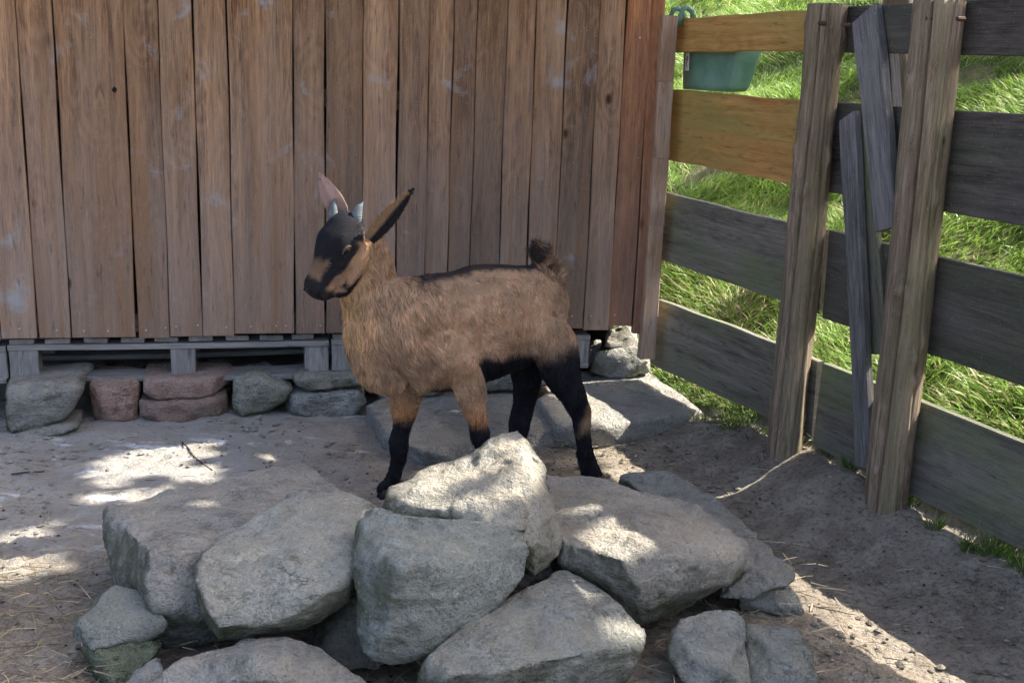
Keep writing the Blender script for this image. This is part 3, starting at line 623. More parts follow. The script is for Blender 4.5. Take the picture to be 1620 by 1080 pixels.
hb = Mb(); hb.tube([FP(fs0 - .01, -.03, 1.475), FP(fs0 + .075, -.03, 1.475)], [.007, .007], 8); link('hook_bar', hb.mesh('hook_bar', True), M['plastic'], feeder)
ln_ = N('label_white'); M['white'] = ln_.done((.62, .64, .64), None, .5)
lb = []; 
for (a, z) in ((.006, 1.345), (.030, 1.345), (.030, 1.41), (.006, 1.41)): lb.append(FP(fs0 + .014 + a, -.0195, z))
mb_ = Mb(); mb_.board(FP(fs0 + .034 + .036, -.0150, 1.345), FP(fs0 + .034 + .034, -.0145, 1.412), (FD[0], FD[1], 0), .026, .003, seg=2, warp=0, bev=.001); lo = link('sticker', mb_.mesh('sticker'), M['white'], feeder)
mb_ = Mb(); mb_.tube([FP(fs0 + .034 + .030, -.0125, 1.385), FP(fs0 + .034 + .040, -.0125, 1.40), FP(fs0 + .034 + .042, -.0125, 1.388), FP(fs0 + .034 + .032, -.0125, 1.372), FP(fs0 + .034 + .040, -.0125, 1.36)], [.0016] * 5, 6)
sk_ = link('sticker_mark', mb_.mesh('sticker_mark'), M['knot'], feeder); sk_.parent = lo
def blades(P, dirs, ln, w, bend, colr, name, mat, droop=None, seg=3):
    n_ = len(P); side = np.cross(dirs, RNG.normal(size=(n_, 3))); side /= np.linalg.norm(side, axis=1)[:, None] + 1e-9
    V = []; t = np.linspace(0, 1, seg + 1)
    for i, f in enumerate(t):
        c = P + dirs * (ln * f)[:, None] + bend * (f * f)[..., None] if np.ndim(f) else P + dirs * (ln * f)[:, None] + bend * f * f
        ww = (w * (1 - f ** 2 * .95))[:, None]
        V += [c - side * ww, c + side * ww]
    V = np.stack(V, 1); k = V.shape[1]; base = np.arange(n_)[:, None] * k
    F = np.concatenate([base + np.array([2*i, 2*i+1, 2*i+3, 2*i+2]) for i in range(seg)], 0)
    F = np.stack([base[:, 0][:, None] + np.array([2*i, 2*i+1, 2*i+3, 2*i+2])[None] for i in range(seg)], 1).reshape(-1, 4)
    C = np.repeat(colr, k, 0); C = np.concatenate([C, np.ones((len(C), 1))], 1)
    return mesh_np(name, V.reshape(-1, 3), F, {'col': ('FLOAT_COLOR', C)}, False)
def blade_mat(name, rough=.6, trans=0.):
    n = N(name); c = n.attr('col', 'Color'); n.done(c, None, rough)
    if trans:
        tr = n.new('ShaderNodeBsdfTranslucent'); n.put(tr.inputs[0], c); mx = n.new('ShaderNodeMixShader'); mx.inputs[0].default_value = trans
        n.t.links.new(n.b.outputs[0], mx.inputs[1]); n.t.links.new(tr.outputs[0], mx.inputs[2]); n.t.links.new(mx.outputs[0], n.t.nodes['Material Output'].inputs[0])
    return n.m
# ------------------------------------------------------------------ goat
GP0 = np.array([-.04, 3.46]); GA = np.array([-.883, -.469]); GA /= np.linalg.norm(GA); GB = np.array([GA[1], -GA[0]])   # GA nose-ward, GB away from the camera
GA3 = np.array([*GA, 0]); GB3 = np.array([*GB, 0])
def gp(px, py, v=0.): return PL(px, py, GP0 + GB * v, GA)[0]
def mpp(c): return float(np.dot(c - EYE, np.array([XW[2], YW[2], ZW[2]]))) / FPX
goat = empty('goat_kid', np.array([GP0[0], GP0[1], 0]), 'brown goat kid with black face, legs and back stripe, standing behind the rock pile', 'goat')
gV = []; gF = []; SK = []      # skeleton samples: (pos, part, t, radius)
def loft(rings, part, k=20):
    """rings: (centre, up half axis, side half axis)"""
    n0 = sum(len(v) for v in gV); V = []
    # resample smoothly
    R = np.array([np.concatenate(r) for r in rings]); m_ = len(R); T = np.linspace(0, m_ - 1, (m_ - 1) * 4 + 1)
    def cr(t):
        i = min(int(t), m_ - 2); f = t - i; p0, p1, p2, p3 = R[max(i-1, 0)], R[i], R[i+1], R[min(i+2, m_-1)]
        return .5 * (2*p1 + (p2-p0)*f + (2*p0-5*p1+4*p2-p3)*f*f + (3*p1-p0-3*p2+p3)*f**3)
    for t in T:
        r = cr(t); c, U, Sd = r[:3], r[3:6], r[6:9]
        for j in range(k):
            an = 2 * math.pi * j / k; V.append(c + U * math.cos(an) + Sd * math.sin(an))
        SK.append((c, part, t / (m_ - 1), max(.012, (np.linalg.norm(U) + np.linalg.norm(Sd)) / 2)))
    nr = len(T); F = [(i*k+j+n0, i*k+(j+1) % k+n0, (i+1)*k+(j+1) % k+n0, (i+1)*k+j+n0) for i in range(nr-1) for j in range(k)]
    F.append(tuple(n0 + j for j in range(k))[::-1]); F.append(tuple(n0 + (nr-1)*k+j for j in range(k)))
    gV.append(np.array(V)); gF.extend(F)
def pxloft(st, part, v=0., uax=None, k=20):
    """st: (px, py, half px, half width m [, v]); rings perpendicular to the path in the mid plane"""
    C = [gp(s[0], s[1], s[4] if len(s) > 4 else v) for s in st]; rings = []
    for i, s in enumerate(st):
        d = C[min(i+1, len(C)-1)] - C[max(i-1, 0)]; d -= (d @ GB3) * GB3; d /= np.linalg.norm(d)
        U = np.cross(GB3, d) if uax is None else np.array(uax, float)
        rings.append((C[i], U * s[2] * mpp(C[i]), GB3 * s[3]))
    loft(rings, part, k)
# trunk
pxloft([(592, 568, 36, .045), (608, 552, 66, .074), (632, 538, 90, .088), (670, 529, 95, .094), (712, 524, 97, .100), (760, 512, 96, .108), (806, 504, 88, .104), (842, 500, 78, .095), (862, 508, 62, .078), (876, 520, 36, .05)], 'trunk')
# neck
pxloft([(664, 514, 82, .085), (626, 500, 72, .074), (592, 474, 57, .056, .012), (582, 442, 46, .044, .022), (584, 408, 38, .040, .02), (576, 384, 30, .036, .015)], 'neck')
# chest tuft
pxloft([(612, 492, 40, .040), (598, 522, 54, .056), (596, 556, 46, .06), (608, 590, 38, .058), (630, 608, 22, .046)], 'neck')
# legs
def leg(st, part, v, top=None):
    C = [gp(s[0], s[1], v if len(s) < 5 else s[4]) for s in st]
    rings = [(C[i], GA3 * s[2] * mpp(C[i]), GB3 * s[3]) for i, s in enumerate(st)]
    loft(rings, part, 16); return C
def grounded(px, v):   # pixel row where that leg meets the ground
    for y in range(600, 900):
        if gp(px, y, v)[2] <= .012: return y
yf = grounded(770, -.07); yff = grounded(611, .06); yh = grounded(936, -.08); yhh = grounded(826, .07)
leg([(700, 520, 44, .045, -.055), (722, 560, 46, .045), (738, 600, 33, .034), (747, 632, 25, .026), (754, 664, 16, .019), (760, 690, 17, .020), (766, 722, 12, .014), (771, 755, 12, .015), (773, yf - 22, 13, .017), (772, yf - 3, 15, .019)], 'fleg', -.07)
leg([(654, 590, 42, .045, .045), (645, 620, 33, .036), (640, 648, 23, .026), (636, 676, 16, .020), (632, 700, 17, .020), (629, 728, 12, .014), (622, 755, 13, .015), (615, yff - 16, 14, .017), (610, yff - 2, 16, .019)], 'fleg', .06)
leg([(846, 494, 44, .04, -.05), (864, 530, 50, .046, -.065), (882, 565, 42, .04), (890, 598, 35, .036), (904, 624, 27, .029), (917, 648, 20, .023), (921, 672, 15, .017), (924, 702, 14, .015), (930, 728, 16, .017), (937, yh - 3, 19, .02)], 'hleg', -.08)
leg([(830, 500, 46, .04, .045), (838, 545, 42, .04), (836, 580, 32, .032), (834, 612, 24, .024), (828, 642, 21, .021), (822, 672, 18, .018), (819, 700, 15, .016), (822, 730, 16, .017), (830, yhh - 3, 17, .019)], 'hleg', .07)
# head frame
HO = gp(534, 385, -.005); HF = np.array([-.78, -.62, 0]); HF /= np.linalg.norm(HF); pt = math.radians(39)
HX = HF * math.cos(pt) + np.array([0, 0, -math.sin(pt)]); HU = HF * math.sin(pt) + np.array([0, 0, math.cos(pt)]); HL = np.array([-HF[1], HF[0], 0])   # HL to the near side
if HL[1] > 0: HL = -HL
HS = 1.07
def hp(f, u_, l_): return HO + (HX * f + HU * u_ + HL * l_) * HS
def hloft(st, part='head', k=24): loft([(hp(s[0], s[1], 0), HU * s[2] * HS, HL * s[3] * HS) for s in st], part, k)
hloft([(-.086, .018, .022, .022), (-.070, .012, .044, .042), (-.040, .003, .060, .053), (-.010, -.003, .063, .059), (.020, -.009, .065, .057), (.045, -.026, .066, .050), (.070, -.042, .062, .043), (.092, -.050, .055, .038), (.114, -.052, .046, .036), (.132, -.050, .038, .036), (.144, -.049, .027, .030), (.150, -.049, .012, .016)])
hloft([(-.05, -.040, .042, .044), (-.01, -.064, .042, .053), (.030, -.083, .033, .048), (.065, -.096, .022, .038), (.095, -.098, .014, .028)])
for sg in (1, -1):   # brow ridge
    loft([(hp(-.026, .020, .040 * sg), HU * .012, HL * .012), (hp(.000, .021, .045 * sg), HU * .015, HL * .013), (hp(.028, .008, .041 * sg), HU * .010, HL * .011)], 'head', 10)
# tail
leg([(878, 468, 20, .024), (873, 446, 22, .022), (864, 424, 23, .021), (856, 402, 18, .016), (850, 386, 9, .008)], 'tail', 0)
bm_ = remesh(mesh_np('body', np.concatenate(gV), gF), .0062, 5, .5)
bv = getco(bm_); bno = getno(bm_)
for (qx, qy, qr, qd) in ((700, 500, .060, .012), (712, 575, .045, .006), (775, 545, .055, -.012), (752, 470, .05, -.006), (862, 520, .050, .009), (818, 560, .035, -.010), (640, 560, .05, .006), (655, 465, .045, -.006), (800, 470, .06, .004)):
    for vv in (-.10, .10):
        c_ = gp(qx, qy, vv); bv += bno * (qd * np.exp(-(np.linalg.norm(bv - c_, axis=1) / qr) ** 2))[:, None]
bv += bno * (.0035 * noise(bv, 16, 420, 2))[:, None] * (bv[:, 2] > .1)[:, None] * (np.linalg.norm(bv - HO, axis=1) > .14)[:, None]
setco(bm_, bv); bno = getno(bm_)
SKP = np.array([s[0] for s in SK]); SKR = np.array([s[3] for s in SK]); SKT = np.array([s[2] for s in SK]); SKN = np.array([['trunk', 'neck', 'fleg', 'hleg', 'head', 'tail'].index(s[1]) for s in SK])
def nearest(P):
    out = np.empty(len(P), int)
    for a_ in range(0, len(P), 20000):
        d_ = np.linalg.norm(P[a_:a_+20000, None] - SKP[None], axis=2) / SKR[None]; out[a_:a_+20000] = d_.argmin(1)
    return out
def sm(x, a, b): t = np.clip((x - a) / (b - a), 0, 1); return t * t * (3 - 2 * t)
TOPX = np.array([560, 600, 640, 680, 720, 760, 800, 840, 870, 900.]); 
def local(P):    # body coordinates in "centimetres of the side view" : u along, w up, v away from camera; and head coords
    q = P - np.array([GP0[0], GP0[1], 0]); return q @ GA3, P[:, 2], q @ GB3
ref = {k_: gp(k_[0], k_[1]) for k_ in [(600, 430)]}
def uw(px, py): p = gp(px, py); q = p - np.array([GP0[0], GP0[1], 0]); return q @ GA3, p[2]
def fur_color(P):
    i = nearest(P); part = SKN[i]; t = SKT[i]; u_, w_, v_ = local(P); n_ = len(P)
    nz1 = noise(P, 14, 400, 3); nz2 = noise(P, 45, 401, 2)
    brown = np.array([.53, .335, .20]); dull = np.array([.36, .235, .15]); ochre = np.array([.56, .35, .17]); orange = np.array([.56, .25, .09]); black = np.array([.016, .016, .020])
    def mixc(a, b, f): return a * (1 - f[:, None]) + b * f[:, None]
    C = np.tile(brown, (n_, 1)); C = mixc(C, dull, sm(nz1, -.4, .6) * .7)
    # back: duller, black stripe along the spine
    wt = np.interp(-u_, [-.42, -.30, 0, .28, .36], [uw(620, 436)[1], uw(650, 436)[1], uw(760, 414)[1], uw(865, 436)[1], uw(890, 470)[1]])
    C = mixc(C, dull * .9, sm(w_, wt - .12, wt - .02) * .6)
    uf = uw(655, 430)[0]; ub = uw(872, 440)[0]
    st = (1 - sm(np.abs(v_ + .0) + nz2 * .008, .026, .046)) * sm(w_, wt - .065, wt - .035) * sm(-u_, -uf - .02, -uf + .02)
    C = np.where((part == 0)[:, None] | (part == 1)[:, None], mixc(C, black, st * .95), C)
    # chest and throat ochre at the front
    C = mixc(C, ochre, (part == 1) * sm(u_, uw(600, 480)[0], uw(545, 480)[0]) * .8)
    # rump edge: orange rim light painted into the coat
    C = mixc(C, orange, sm(-u_, -uw(880, 500)[0], -uw(905, 540)[0]) * sm(w_, uw(0 + 900, 660)[1], uw(900, 600)[1]) * .8)
    # belly black
    bl = sm(-w_ + nz1 * .012, -uw(760, 545)[1], -uw(760, 562)[1]) * sm(-u_, -uw(712, 600)[0], -uw(735, 600)[0])
    bl2 = sm(-w_ + nz1 * .01, -uw(690, 604)[1], -uw(690, 616)[1]) * sm(-u_, -uw(655, 600)[0], -uw(668, 600)[0])
    C = np.where((part == 0)[:, None], mixc(C, black, np.maximum(bl, bl2)), C)
    # legs; orange above the black of the forelegs is painted rim light
    f = (part == 2); wk = uw(745, 655)[1]
    lf_ = sm(-w_ + nz1 * .012, -(wk + .032), -(wk - .028)); C = np.where(f[:, None], mixc(mixc(C, orange, sm(-w_, -(wk + .09), -(wk + .01)) * .75), black, lf_), C)
    h = (part == 3); far = v_ > 0.02
    frontness = sm(u_ + 0 * w_, uw(922, 600)[0] + (w_ - .3) * -.25 + nz1 * .01, uw(900, 600)[0] + (w_ - .3) * -.25 + nz1 * .01)
    wk2 = np.where(far, uw(840, 560)[1], uw(870, 540)[1])
    low_ = sm(-w_ + nz1 * .02, -wk2 - .035, -wk2 + .045) * np.where(far, 1, frontness)
    low2 = sm(-w_ + nz1 * .012, -uw(915, 655)[1], -uw(915, 675)[1])
    C = np.where(h[:, None], mixc(C, black, np.clip(np.maximum(low_, low2), 0, 1)), C)
    # tail
    C = np.where((part == 5)[:, None], mixc(C * .75, black, sm(nz2 + (t - .75) * 1.6, -.3, .5) * .9), C)
    # head
    q = (P - HO) / HS; hf = q @ HX; hu = q @ HU; hl = q @ HL
    tan = mixc(np.tile([.40, .25, .145], (n_, 1)), np.array([.25, .16, .10]), sm(nz1, -.3, .5))
    mask = sm(hu + nz2 * .012 + nz1 * .004 - .45 * np.clip(hf - .03, 0, 1), -.026, -.002) * (1 - sm(hf + nz2 * .012, .064, .096))
    wedge = sm((.038 - .20 * np.clip(hf, 0, 1)) - np.abs(hu + .003 + .36 * np.clip(hf - .01, -.02, 1)) + nz2 * .004, -.002, .007) * sm(hf, -.035, -.015)
    nose = sm(hf + nz2 * .006, .102, .124) * .97
    chin = sm(-hu + nz2 * .012 - .05 * np.clip(hf - .05, 0, 1), .078, .094) * sm(hf, .0, .03)
    lips = sm(hf, .095, .115) * sm(-hu, .060, .072)
    m_ = np.clip(np.max([mask, wedge, nose, chin, lips], 0), 0, 1)
    tan = mixc(tan, tan * .5, sm(hf, .06, .085) * sm(hu, -.045, -.02) * .6)
    HC = mixc(tan, black, m_)
    return np.where((part == 4)[:, None], HC, C), part, t
bc, bp, btt = fur_color(bv)
at = bm_.attributes.new('col', 'FLOAT_COLOR', 'POINT'); at.data.foreach_set('color', np.concatenate([bc * .75, np.ones((len(bc), 1))], 1).astype(np.float32).ravel())
bm_.polygons.foreach_set('use_smooth', np.ones(len(bm_.polygons), bool))
n = N('goat_coat'); n.b.inputs['Specular IOR Level'].default_value = .12; M['coat'] = n.done(n.attr('col', 'Color'), n.bump(n.noise(n.pos(), 260, 3), .5, .003), .8)
n = N('goat_hair'); n.b.inputs['Specular IOR Level'].default_value = .18; M['hair'] = n.done(n.attr('col', 'Color'), None, .55)
body = link('body', bm_, M['coat'], goat)
# fur strands grown over the body surface
bm_.calc_loop_triangles(); tri = np.empty(len(bm_.loop_triangles) * 3, np.int32); bm_.loop_triangles.foreach_get('vertices', tri); tri = tri.reshape(-1, 3)
A_ = bv[tri[:, 0]]; B_ = bv[tri[:, 1]]; C_ = bv[tri[:, 2]]; ar = np.linalg.norm(np.cross(B_ - A_, C_ - A_), axis=1)
vw = EYE - A_; 
NF = 210000; hw_ = 1 + 1.8 * (bp[tri[:, 0]] == 4); ar = ar * hw_; fi = RNG.choice(len(tri), NF, p=ar / ar.sum()); r1 = np.sqrt(RNG.random(NF))[:, None]; r2 = RNG.random(NF)[:, None]
P = A_[fi] * (1 - r1) + B_[fi] * r1 * (1 - r2) + C_[fi] * r1 * r2
Nn = bno[tri[fi, 0]] + bno[tri[fi, 1]] + bno[tri[fi, 2]]; Nn /= np.linalg.norm(Nn, axis=1)[:, None]
fc_, fp, ft = fur_color(P)
dn3 = np.array([0, 0, -1.]); bk3 = -GA3
flow = np.where((fp == 0)[:, None], bk3 * .55 + dn3 * .85, np.where((fp == 1)[:, None], dn3 * 1. + bk3 * .25, np.where(((fp == 2) | (fp == 3))[:, None], dn3 + 0 * bk3, np.where((fp == 5)[:, None], np.array([0, 0, .9]) + bk3 * .5, -HX))))
jit = np.stack([noise(P, 26, 500 + i, 2) for i in range(3)], -1) * .75 + RNG.normal(0, .14, (NF, 3))
flow = flow + jit; flow -= (flow * Nn).sum(1)[:, None] * Nn; flow /= np.linalg.norm(flow, axis=1)[:, None] + 1e-9
lift = np.array([.30, .34, .26, .26, .24, .6])[fp][:, None]
D_ = flow + Nn * lift; D_ /= np.linalg.norm(D_, axis=1)[:, None]
ln = np.array([.015, .026, .015, .016, .012, .046])[fp] * RNG.uniform(.5, 1.2, NF)
uu, ww_, vv_ = local(P)
ln = ln * np.where((fp == 0), 1 + .8 * sm(uu, uw(700, 500)[0], uw(640, 500)[0]), 1)
lw = (ww_ < .14); ln = np.where(lw & ((fp == 2) | (fp == 3)), ln * 1.3, ln)
ln = np.where((fp == 1) & (ft > .72), ln * .55, ln)
ln = np.where((ww_ < .03), ln * .35, ln)
fc_ = fc_ * (RNG.uniform(.68, 1.3, NF) * (1 + .30 * noise(P * [1, 1, .5], 55, 510)))[:, None]
hP = (P - HO) / HS; keep = ~((fp == 4) & (np.linalg.norm(np.stack([hP @ HX - .012, hP @ HU + .002, np.abs(hP @ HL) - .056], -1), axis=1) < .021)) & ~((fp == 4) & (hP @ HX > .138))
P, D_, ln, fc_, Nn = P[keep], D_[keep], ln[keep], fc_[keep], Nn[keep]; fpk = fp[keep]


fm = blades(P - Nn * .001, D_, ln, np.where(fpk == 4, .0007, .0009), np.array([0, 0, -.22]) * ln[:, None] - Nn * (ln * .18)[:, None], fc_, 'fur', None, seg=3)
tag(link('fur', fm, M['hair'], goat))['kind'] = 'stuff'
# eyes, nostril, mouth
n = N('eye_gloss'); M['eye'] = n.done((.018, .012, .008), None, .08)
n = N('nose_skin'); M['nose'] = n.done(n.mix(n.noise(n.pos(), 120, 3), (.03, .035, .045), (.10, .11, .13)), None, .45)
import bmesh
def ball(name, c, r, sc, mat, axes=None, parent=None):
    bm = bmesh.new(); bmesh.ops.create_uvsphere(bm, u_segments=20, v_segments=12, radius=1); me = bpy.data.meshes.new(name); bm.to_mesh(me); bm.free()
    v = getco(me); ax = axes or (HX, HU, HL); v = c + v[:, :1] * ax[0] * r * sc[0] + v[:, 1:2] * ax[1] * r * sc[1] + v[:, 2:3] * ax[2] * r * sc[2]; setco(me, v)
    me.polygons.foreach_set('use_smooth', np.ones(len(me.polygons), bool)); return link(name, me, mat, goat)
for sg in (1, -1):
    ball('eye', hp(.010, -.001, .0575 * sg), .0135, (1.1, .85, .9), M['eye'])
    t_ = Mb(); pts = []
    for i in range(13):
        an = i / 12 * math.pi; pts.append(hp(.012 - .015 * math.cos(an), -.003 + .010 * math.sin(an), (.0625 + .005 * math.sin(an)) * sg))
    t_.tube(pts, [.0028] * 13, 7); link('eyelid', t_.mesh('eyelid', True), M['lid'] if 'lid' in M else M.setdefault('lid', N('eyelid_skin').done((.05, .042, .042), None, .6)), goat)
    ball('nostril', hp(.146, -.036, .015 * sg), .006, (.9, .7, .7), M['knot'])
ball('nose_pad', hp(.133, -.036, 0), .02, (.80, .75, 1.25), M['nose'])
# ears
def ear(base, tip, w, side_hint, depth_dir, label, inner, rim, cup=.5):
    ax = tip - base; ln_ = np.linalg.norm(ax); ax /= ln_; sd_ = side_hint - (side_hint @ ax) * ax; sd_ /= np.linalg.norm(sd_)
    dd = depth_dir - (depth_dir @ ax) * ax - (depth_dir @ sd_) * sd_; dd /= np.linalg.norm(dd)
    T = np.linspace(0, 1, 22); Qs = np.linspace(-1, 1, 13); V = []; C = []
    for back in (0, 1):
        for t in T:
            ww = w * (np.interp(t, [0, .12, .35, .6, .85, .96, 1], [.65, .88, 1, .88, .5, .2, .03])); c = base + ax * ln_ * t + dd * (.018 * math.sin(t * 3.1) * -1)
            for q in Qs:
                V.append(c + sd_ * ww * q + dd * (ww * cup * (1 - q * q) + back * .004))
                f = np.clip((q + .12 + .25 * t) / .35, 0, 1) if back == 0 else .0
                col = np.array(rim) * (1 - f) + np.array(inner) * f
                if t > .93: col = np.array(inner)
                C.append(col)
    a, b_ = len(T), len(Qs); F = []
    for bk in (0, 1):
        o = bk * a * b_
        for i in range(a - 1):
            for j in range(b_ - 1):
                q4 = (o + i*b_+j, o + i*b_+j+1, o + (i+1)*b_+j+1, o + (i+1)*b_+j); F.append(q4 if bk == 0 else q4[::-1])
    o = a * b_
    for i in range(a - 1):
        F.append((i*b_, (i+1)*b_, o+(i+1)*b_, o+i*b_)); F.append((i*b_+b_-1, o+i*b_+b_-1, o+(i+1)*b_+b_-1, (i+1)*b_+b_-1))
    for j in range(b_ - 1): F.append(((a-1)*b_+j, (a-1)*b_+j+1, o+(a-1)*b_+j+1, o+(a-1)*b_+j))
    C = np.array(C); me = mesh_np('ear', V, F, {'col': ('FLOAT_COLOR', np.concatenate([C, np.ones((len(C), 1))], 1))}, True)
    o_ = link('ear', me, M['coat'], goat); o_['label'] = label
    return np.array(V), C, ax
HN = HO
camr = np.array([XW[0], YW[0], ZW[0]])
e1b = gp(584, 379, -.045); e1t = gp(652, 301, -.075)
EV1, EC1, EA1 = ear(e1b, e1t, .0245, np.array([.55, 0, -.83]), np.array([.15, 1., .1]), 'black ear with a tan upper half, nearer the viewer', (.012, .011, .012), (.24, .155, .085), .35)
e2b = gp(541, 340, .045); e2t = gp(507, 277, .07)
EV2, EC2, EA2 = ear(e2b, e2t, .031, np.array([.85, 0, -.5]), np.array([.1, 1., .1]), 'pinkish brown ear on the far side of the head', (.40, .27, .225), (.28, .19, .16), .2)
# short hair on the ears
for (EV, EC, EA, cnt) in ((EV1, EC1, EA1, 5000), (EV2, EC2, EA2, 1200)):
    i_ = RNG.integers(0, len(EV), cnt); Pe = EV[i_] + RNG.normal(0, .003, (cnt, 3)) * .5; De = EA + RNG.normal(0, .35, (cnt, 3)); De /= np.linalg.norm(De, axis=1)[:, None]
    le = RNG.uniform(.004, .009, cnt); em = blades(Pe, De, le, np.full(cnt, .0006), De * 0, EC[i_] * RNG.uniform(.6, 1.4, cnt)[:, None], 'ear_hair', None)
    tag(link('ear_hair', em, M['hair'], goat))['kind'] = 'stuff'
# horns
hn = N('horn_grey'); hz = hn.noise(hn.pos(), 40, 4); M['horn'] = hn.done(hn.mix(hn.ramp(hz, .3, .7), (.06, .075, .085), (.14, .165, .175)), hn.bump(hn.noise(hn.mapv(hn.pos(), (20, 20, 260)), 1, 3), .8, .003), .7)
for pts, r in (([gp(558, 362, -.02), gp(564, 342, -.022), gp(568, 328, -.024), gp(574, 318, -.026)], .019), ([gp(529, 358, .03), gp(527, 338, .032), gp(528, 325, .034), gp(530, 314, .036)], .0165)):
    t_ = Mb(); t_.tube(pts, [r, r * .86, r * .58, r * .16], 14, rnd=.02); link('horn', t_.mesh('horn', True), M['horn'], goat)
# hooves
hf_ = N('hoof_dark'); M['hoof'] = hf_.done((.02, .018, .018), None, .5)
for qx, qv in ((772, -.07), (610, .06), (938, -.08), (830, .07)):
    yy = grounded(qx, qv); c = gp(qx - 3, yy - 2, qv); hb = Mb()
    for sg in (-1, 1):
        cc = c + GB3 * .0095 * sg; gz = float(gh(cc[0], cc[1]))
        hb.tube([np.array([cc[0], cc[1], gz - .004]) + GA3 * .008, np.array([cc[0], cc[1], gz + .012]) + GA3 * .004, np.array([cc[0], cc[1], gz + .03])], [.0125, .0115, .009], 10)
    link('hoof', hb.mesh('hoof', True), M['hoof'], goat)

# ------------------------------------------------------------------ blades: grass, straw
M['grass'] = blade_mat('grass_blades', .5, .35); M['straw'] = blade_mat('straw_stems', .6)
NB = 1000000
d = .03 + 13 * RNG.random(NB) ** 1.6; s = RNG.uniform(-12, 2.6, NB)
xy = CORN + FD * s[:, None] - FN * d[:, None]; dep = xy[:, 1]
kp = (xy[:, 0] / dep > -.06) & (xy[:, 0] / dep < .85) & (((xy - PW) @ WD > s_end + .12) | ((xy - PW) @ WN < -2.2)) & (RNG.random(NB) < .35 + .65 * np.clip(1.6 - d / 4, 0, 1)); xy = xy[kp]; d = d[kp]
P = np.stack([xy[:, 0], xy[:, 1], gh(xy[:, 0], xy[:, 1]) - .005], -1)
# keep what stands right of the shed
ws = (P[:, :2] - PW) @ WD; kp = (ws > s_end + .12) | ((P[:, :2] - PW) @ WN < -2.2); P = P[kp]; d = d[kp]
cl_ = noise(P * [1, 1, 0], 2.2, 77, 2); cl2 = noise(P * [1, 1, 0], 6, 78, 2)
kp = (cl2 + RNG.uniform(-1, 1, len(P)) * .8) > -.75; P = P[kp]; d = d[kp]; cl_ = cl_[kp]; cl2 = cl2[kp]; n_ = len(P)
short = np.clip((d - .1) / .8, .28, 1); ln = (.04 + .095 * RNG.random(n_)) * (1 + .55 * cl_) * short * (1 + .25 * np.clip(d - 3, 0, 3))
ang = noise(P * [1, 1, 0], 1.3, 80) * 5 + RNG.normal(0, .8, n_)
dirs = np.stack([np.cos(ang) * .55, np.sin(ang) * .55, np.ones(n_)], -1) + RNG.normal(0, .25, (n_, 3)); dirs /= np.linalg.norm(dirs, axis=1)[:, None]
bend = np.stack([np.cos(ang), np.sin(ang), -.55 * np.ones(n_)], -1) * (ln * RNG.uniform(.1, .75, n_))[:, None]
print('blades', n_)
mixv = RNG.random(n_)[:, None]; dry = (RNG.random(n_) < .07 + .12 * (d < 1.1))[:, None]
colr = (1 - mixv) * np.array([.085, .17, .03]) + mixv * np.array([.27, .40, .085]); colr *= (1 + .25 * cl_)[:, None]
colr = np.where(dry, np.array([.50, .45, .25]) * (.7 + .5 * mixv), colr)
me = blades(P, dirs, ln, .0022 + .0018 * RNG.random(n_) * (1 + d * .25), bend, colr, 'grass', M['grass'])
tag(link('grass', me, M['grass']), 'long green grass on the slope behind the fence', 'grass', kind='stuff')
# fringe of grass at the foot of the fence on the pen side
n_ = 9000; s = np.concatenate([RNG.uniform(.18, .80, n_ // 3), RNG.uniform(1.46, 2.2, n_ // 2), RNG.uniform(1.02, 1.25, n_ // 8)]); n_ = len(s)
o_ = np.where(s < .9, RNG.uniform(-.10, .10, n_), RNG.uniform(.0, .09, n_)); o_ = np.where((s > .9) & (s < 1.3), RNG.uniform(-.05, .03, n_), o_)
xy = CORN + FD * s[:, None] + FN * o_[:, None]; P = np.stack([xy[:, 0], xy[:, 1], gh(xy[:, 0], xy[:, 1]) - .003], -1)
kp = noise(P * [1, 1, 0], 13, 90, 2) > .0; P = P[kp]; n_ = len(P); ln = RNG.uniform(.02, .055, n_)
dirs = RNG.normal(0, .5, (n_, 3)); dirs[:, 2] = 1; dirs /= np.linalg.norm(dirs, axis=1)[:, None]
bend = RNG.normal(0, .4, (n_, 3)) * ln[:, None]; mixv = RNG.random(n_)[:, None]; dry = (RNG.random(n_) < .2)[:, None]
colr = np.where(dry, np.array([.36, .32, .2]) * (.6 + .5 * mixv), (1 - mixv) * np.array([.05, .11, .015]) + mixv * np.array([.13, .22, .04]))
me = blades(P, dirs, ln, np.full(n_, .0014), bend, colr, 'fringe', M['grass'])
tag(link('short_grass', me, M['grass']), 'short grass growing along the foot of the fence', 'grass', kind='stuff')
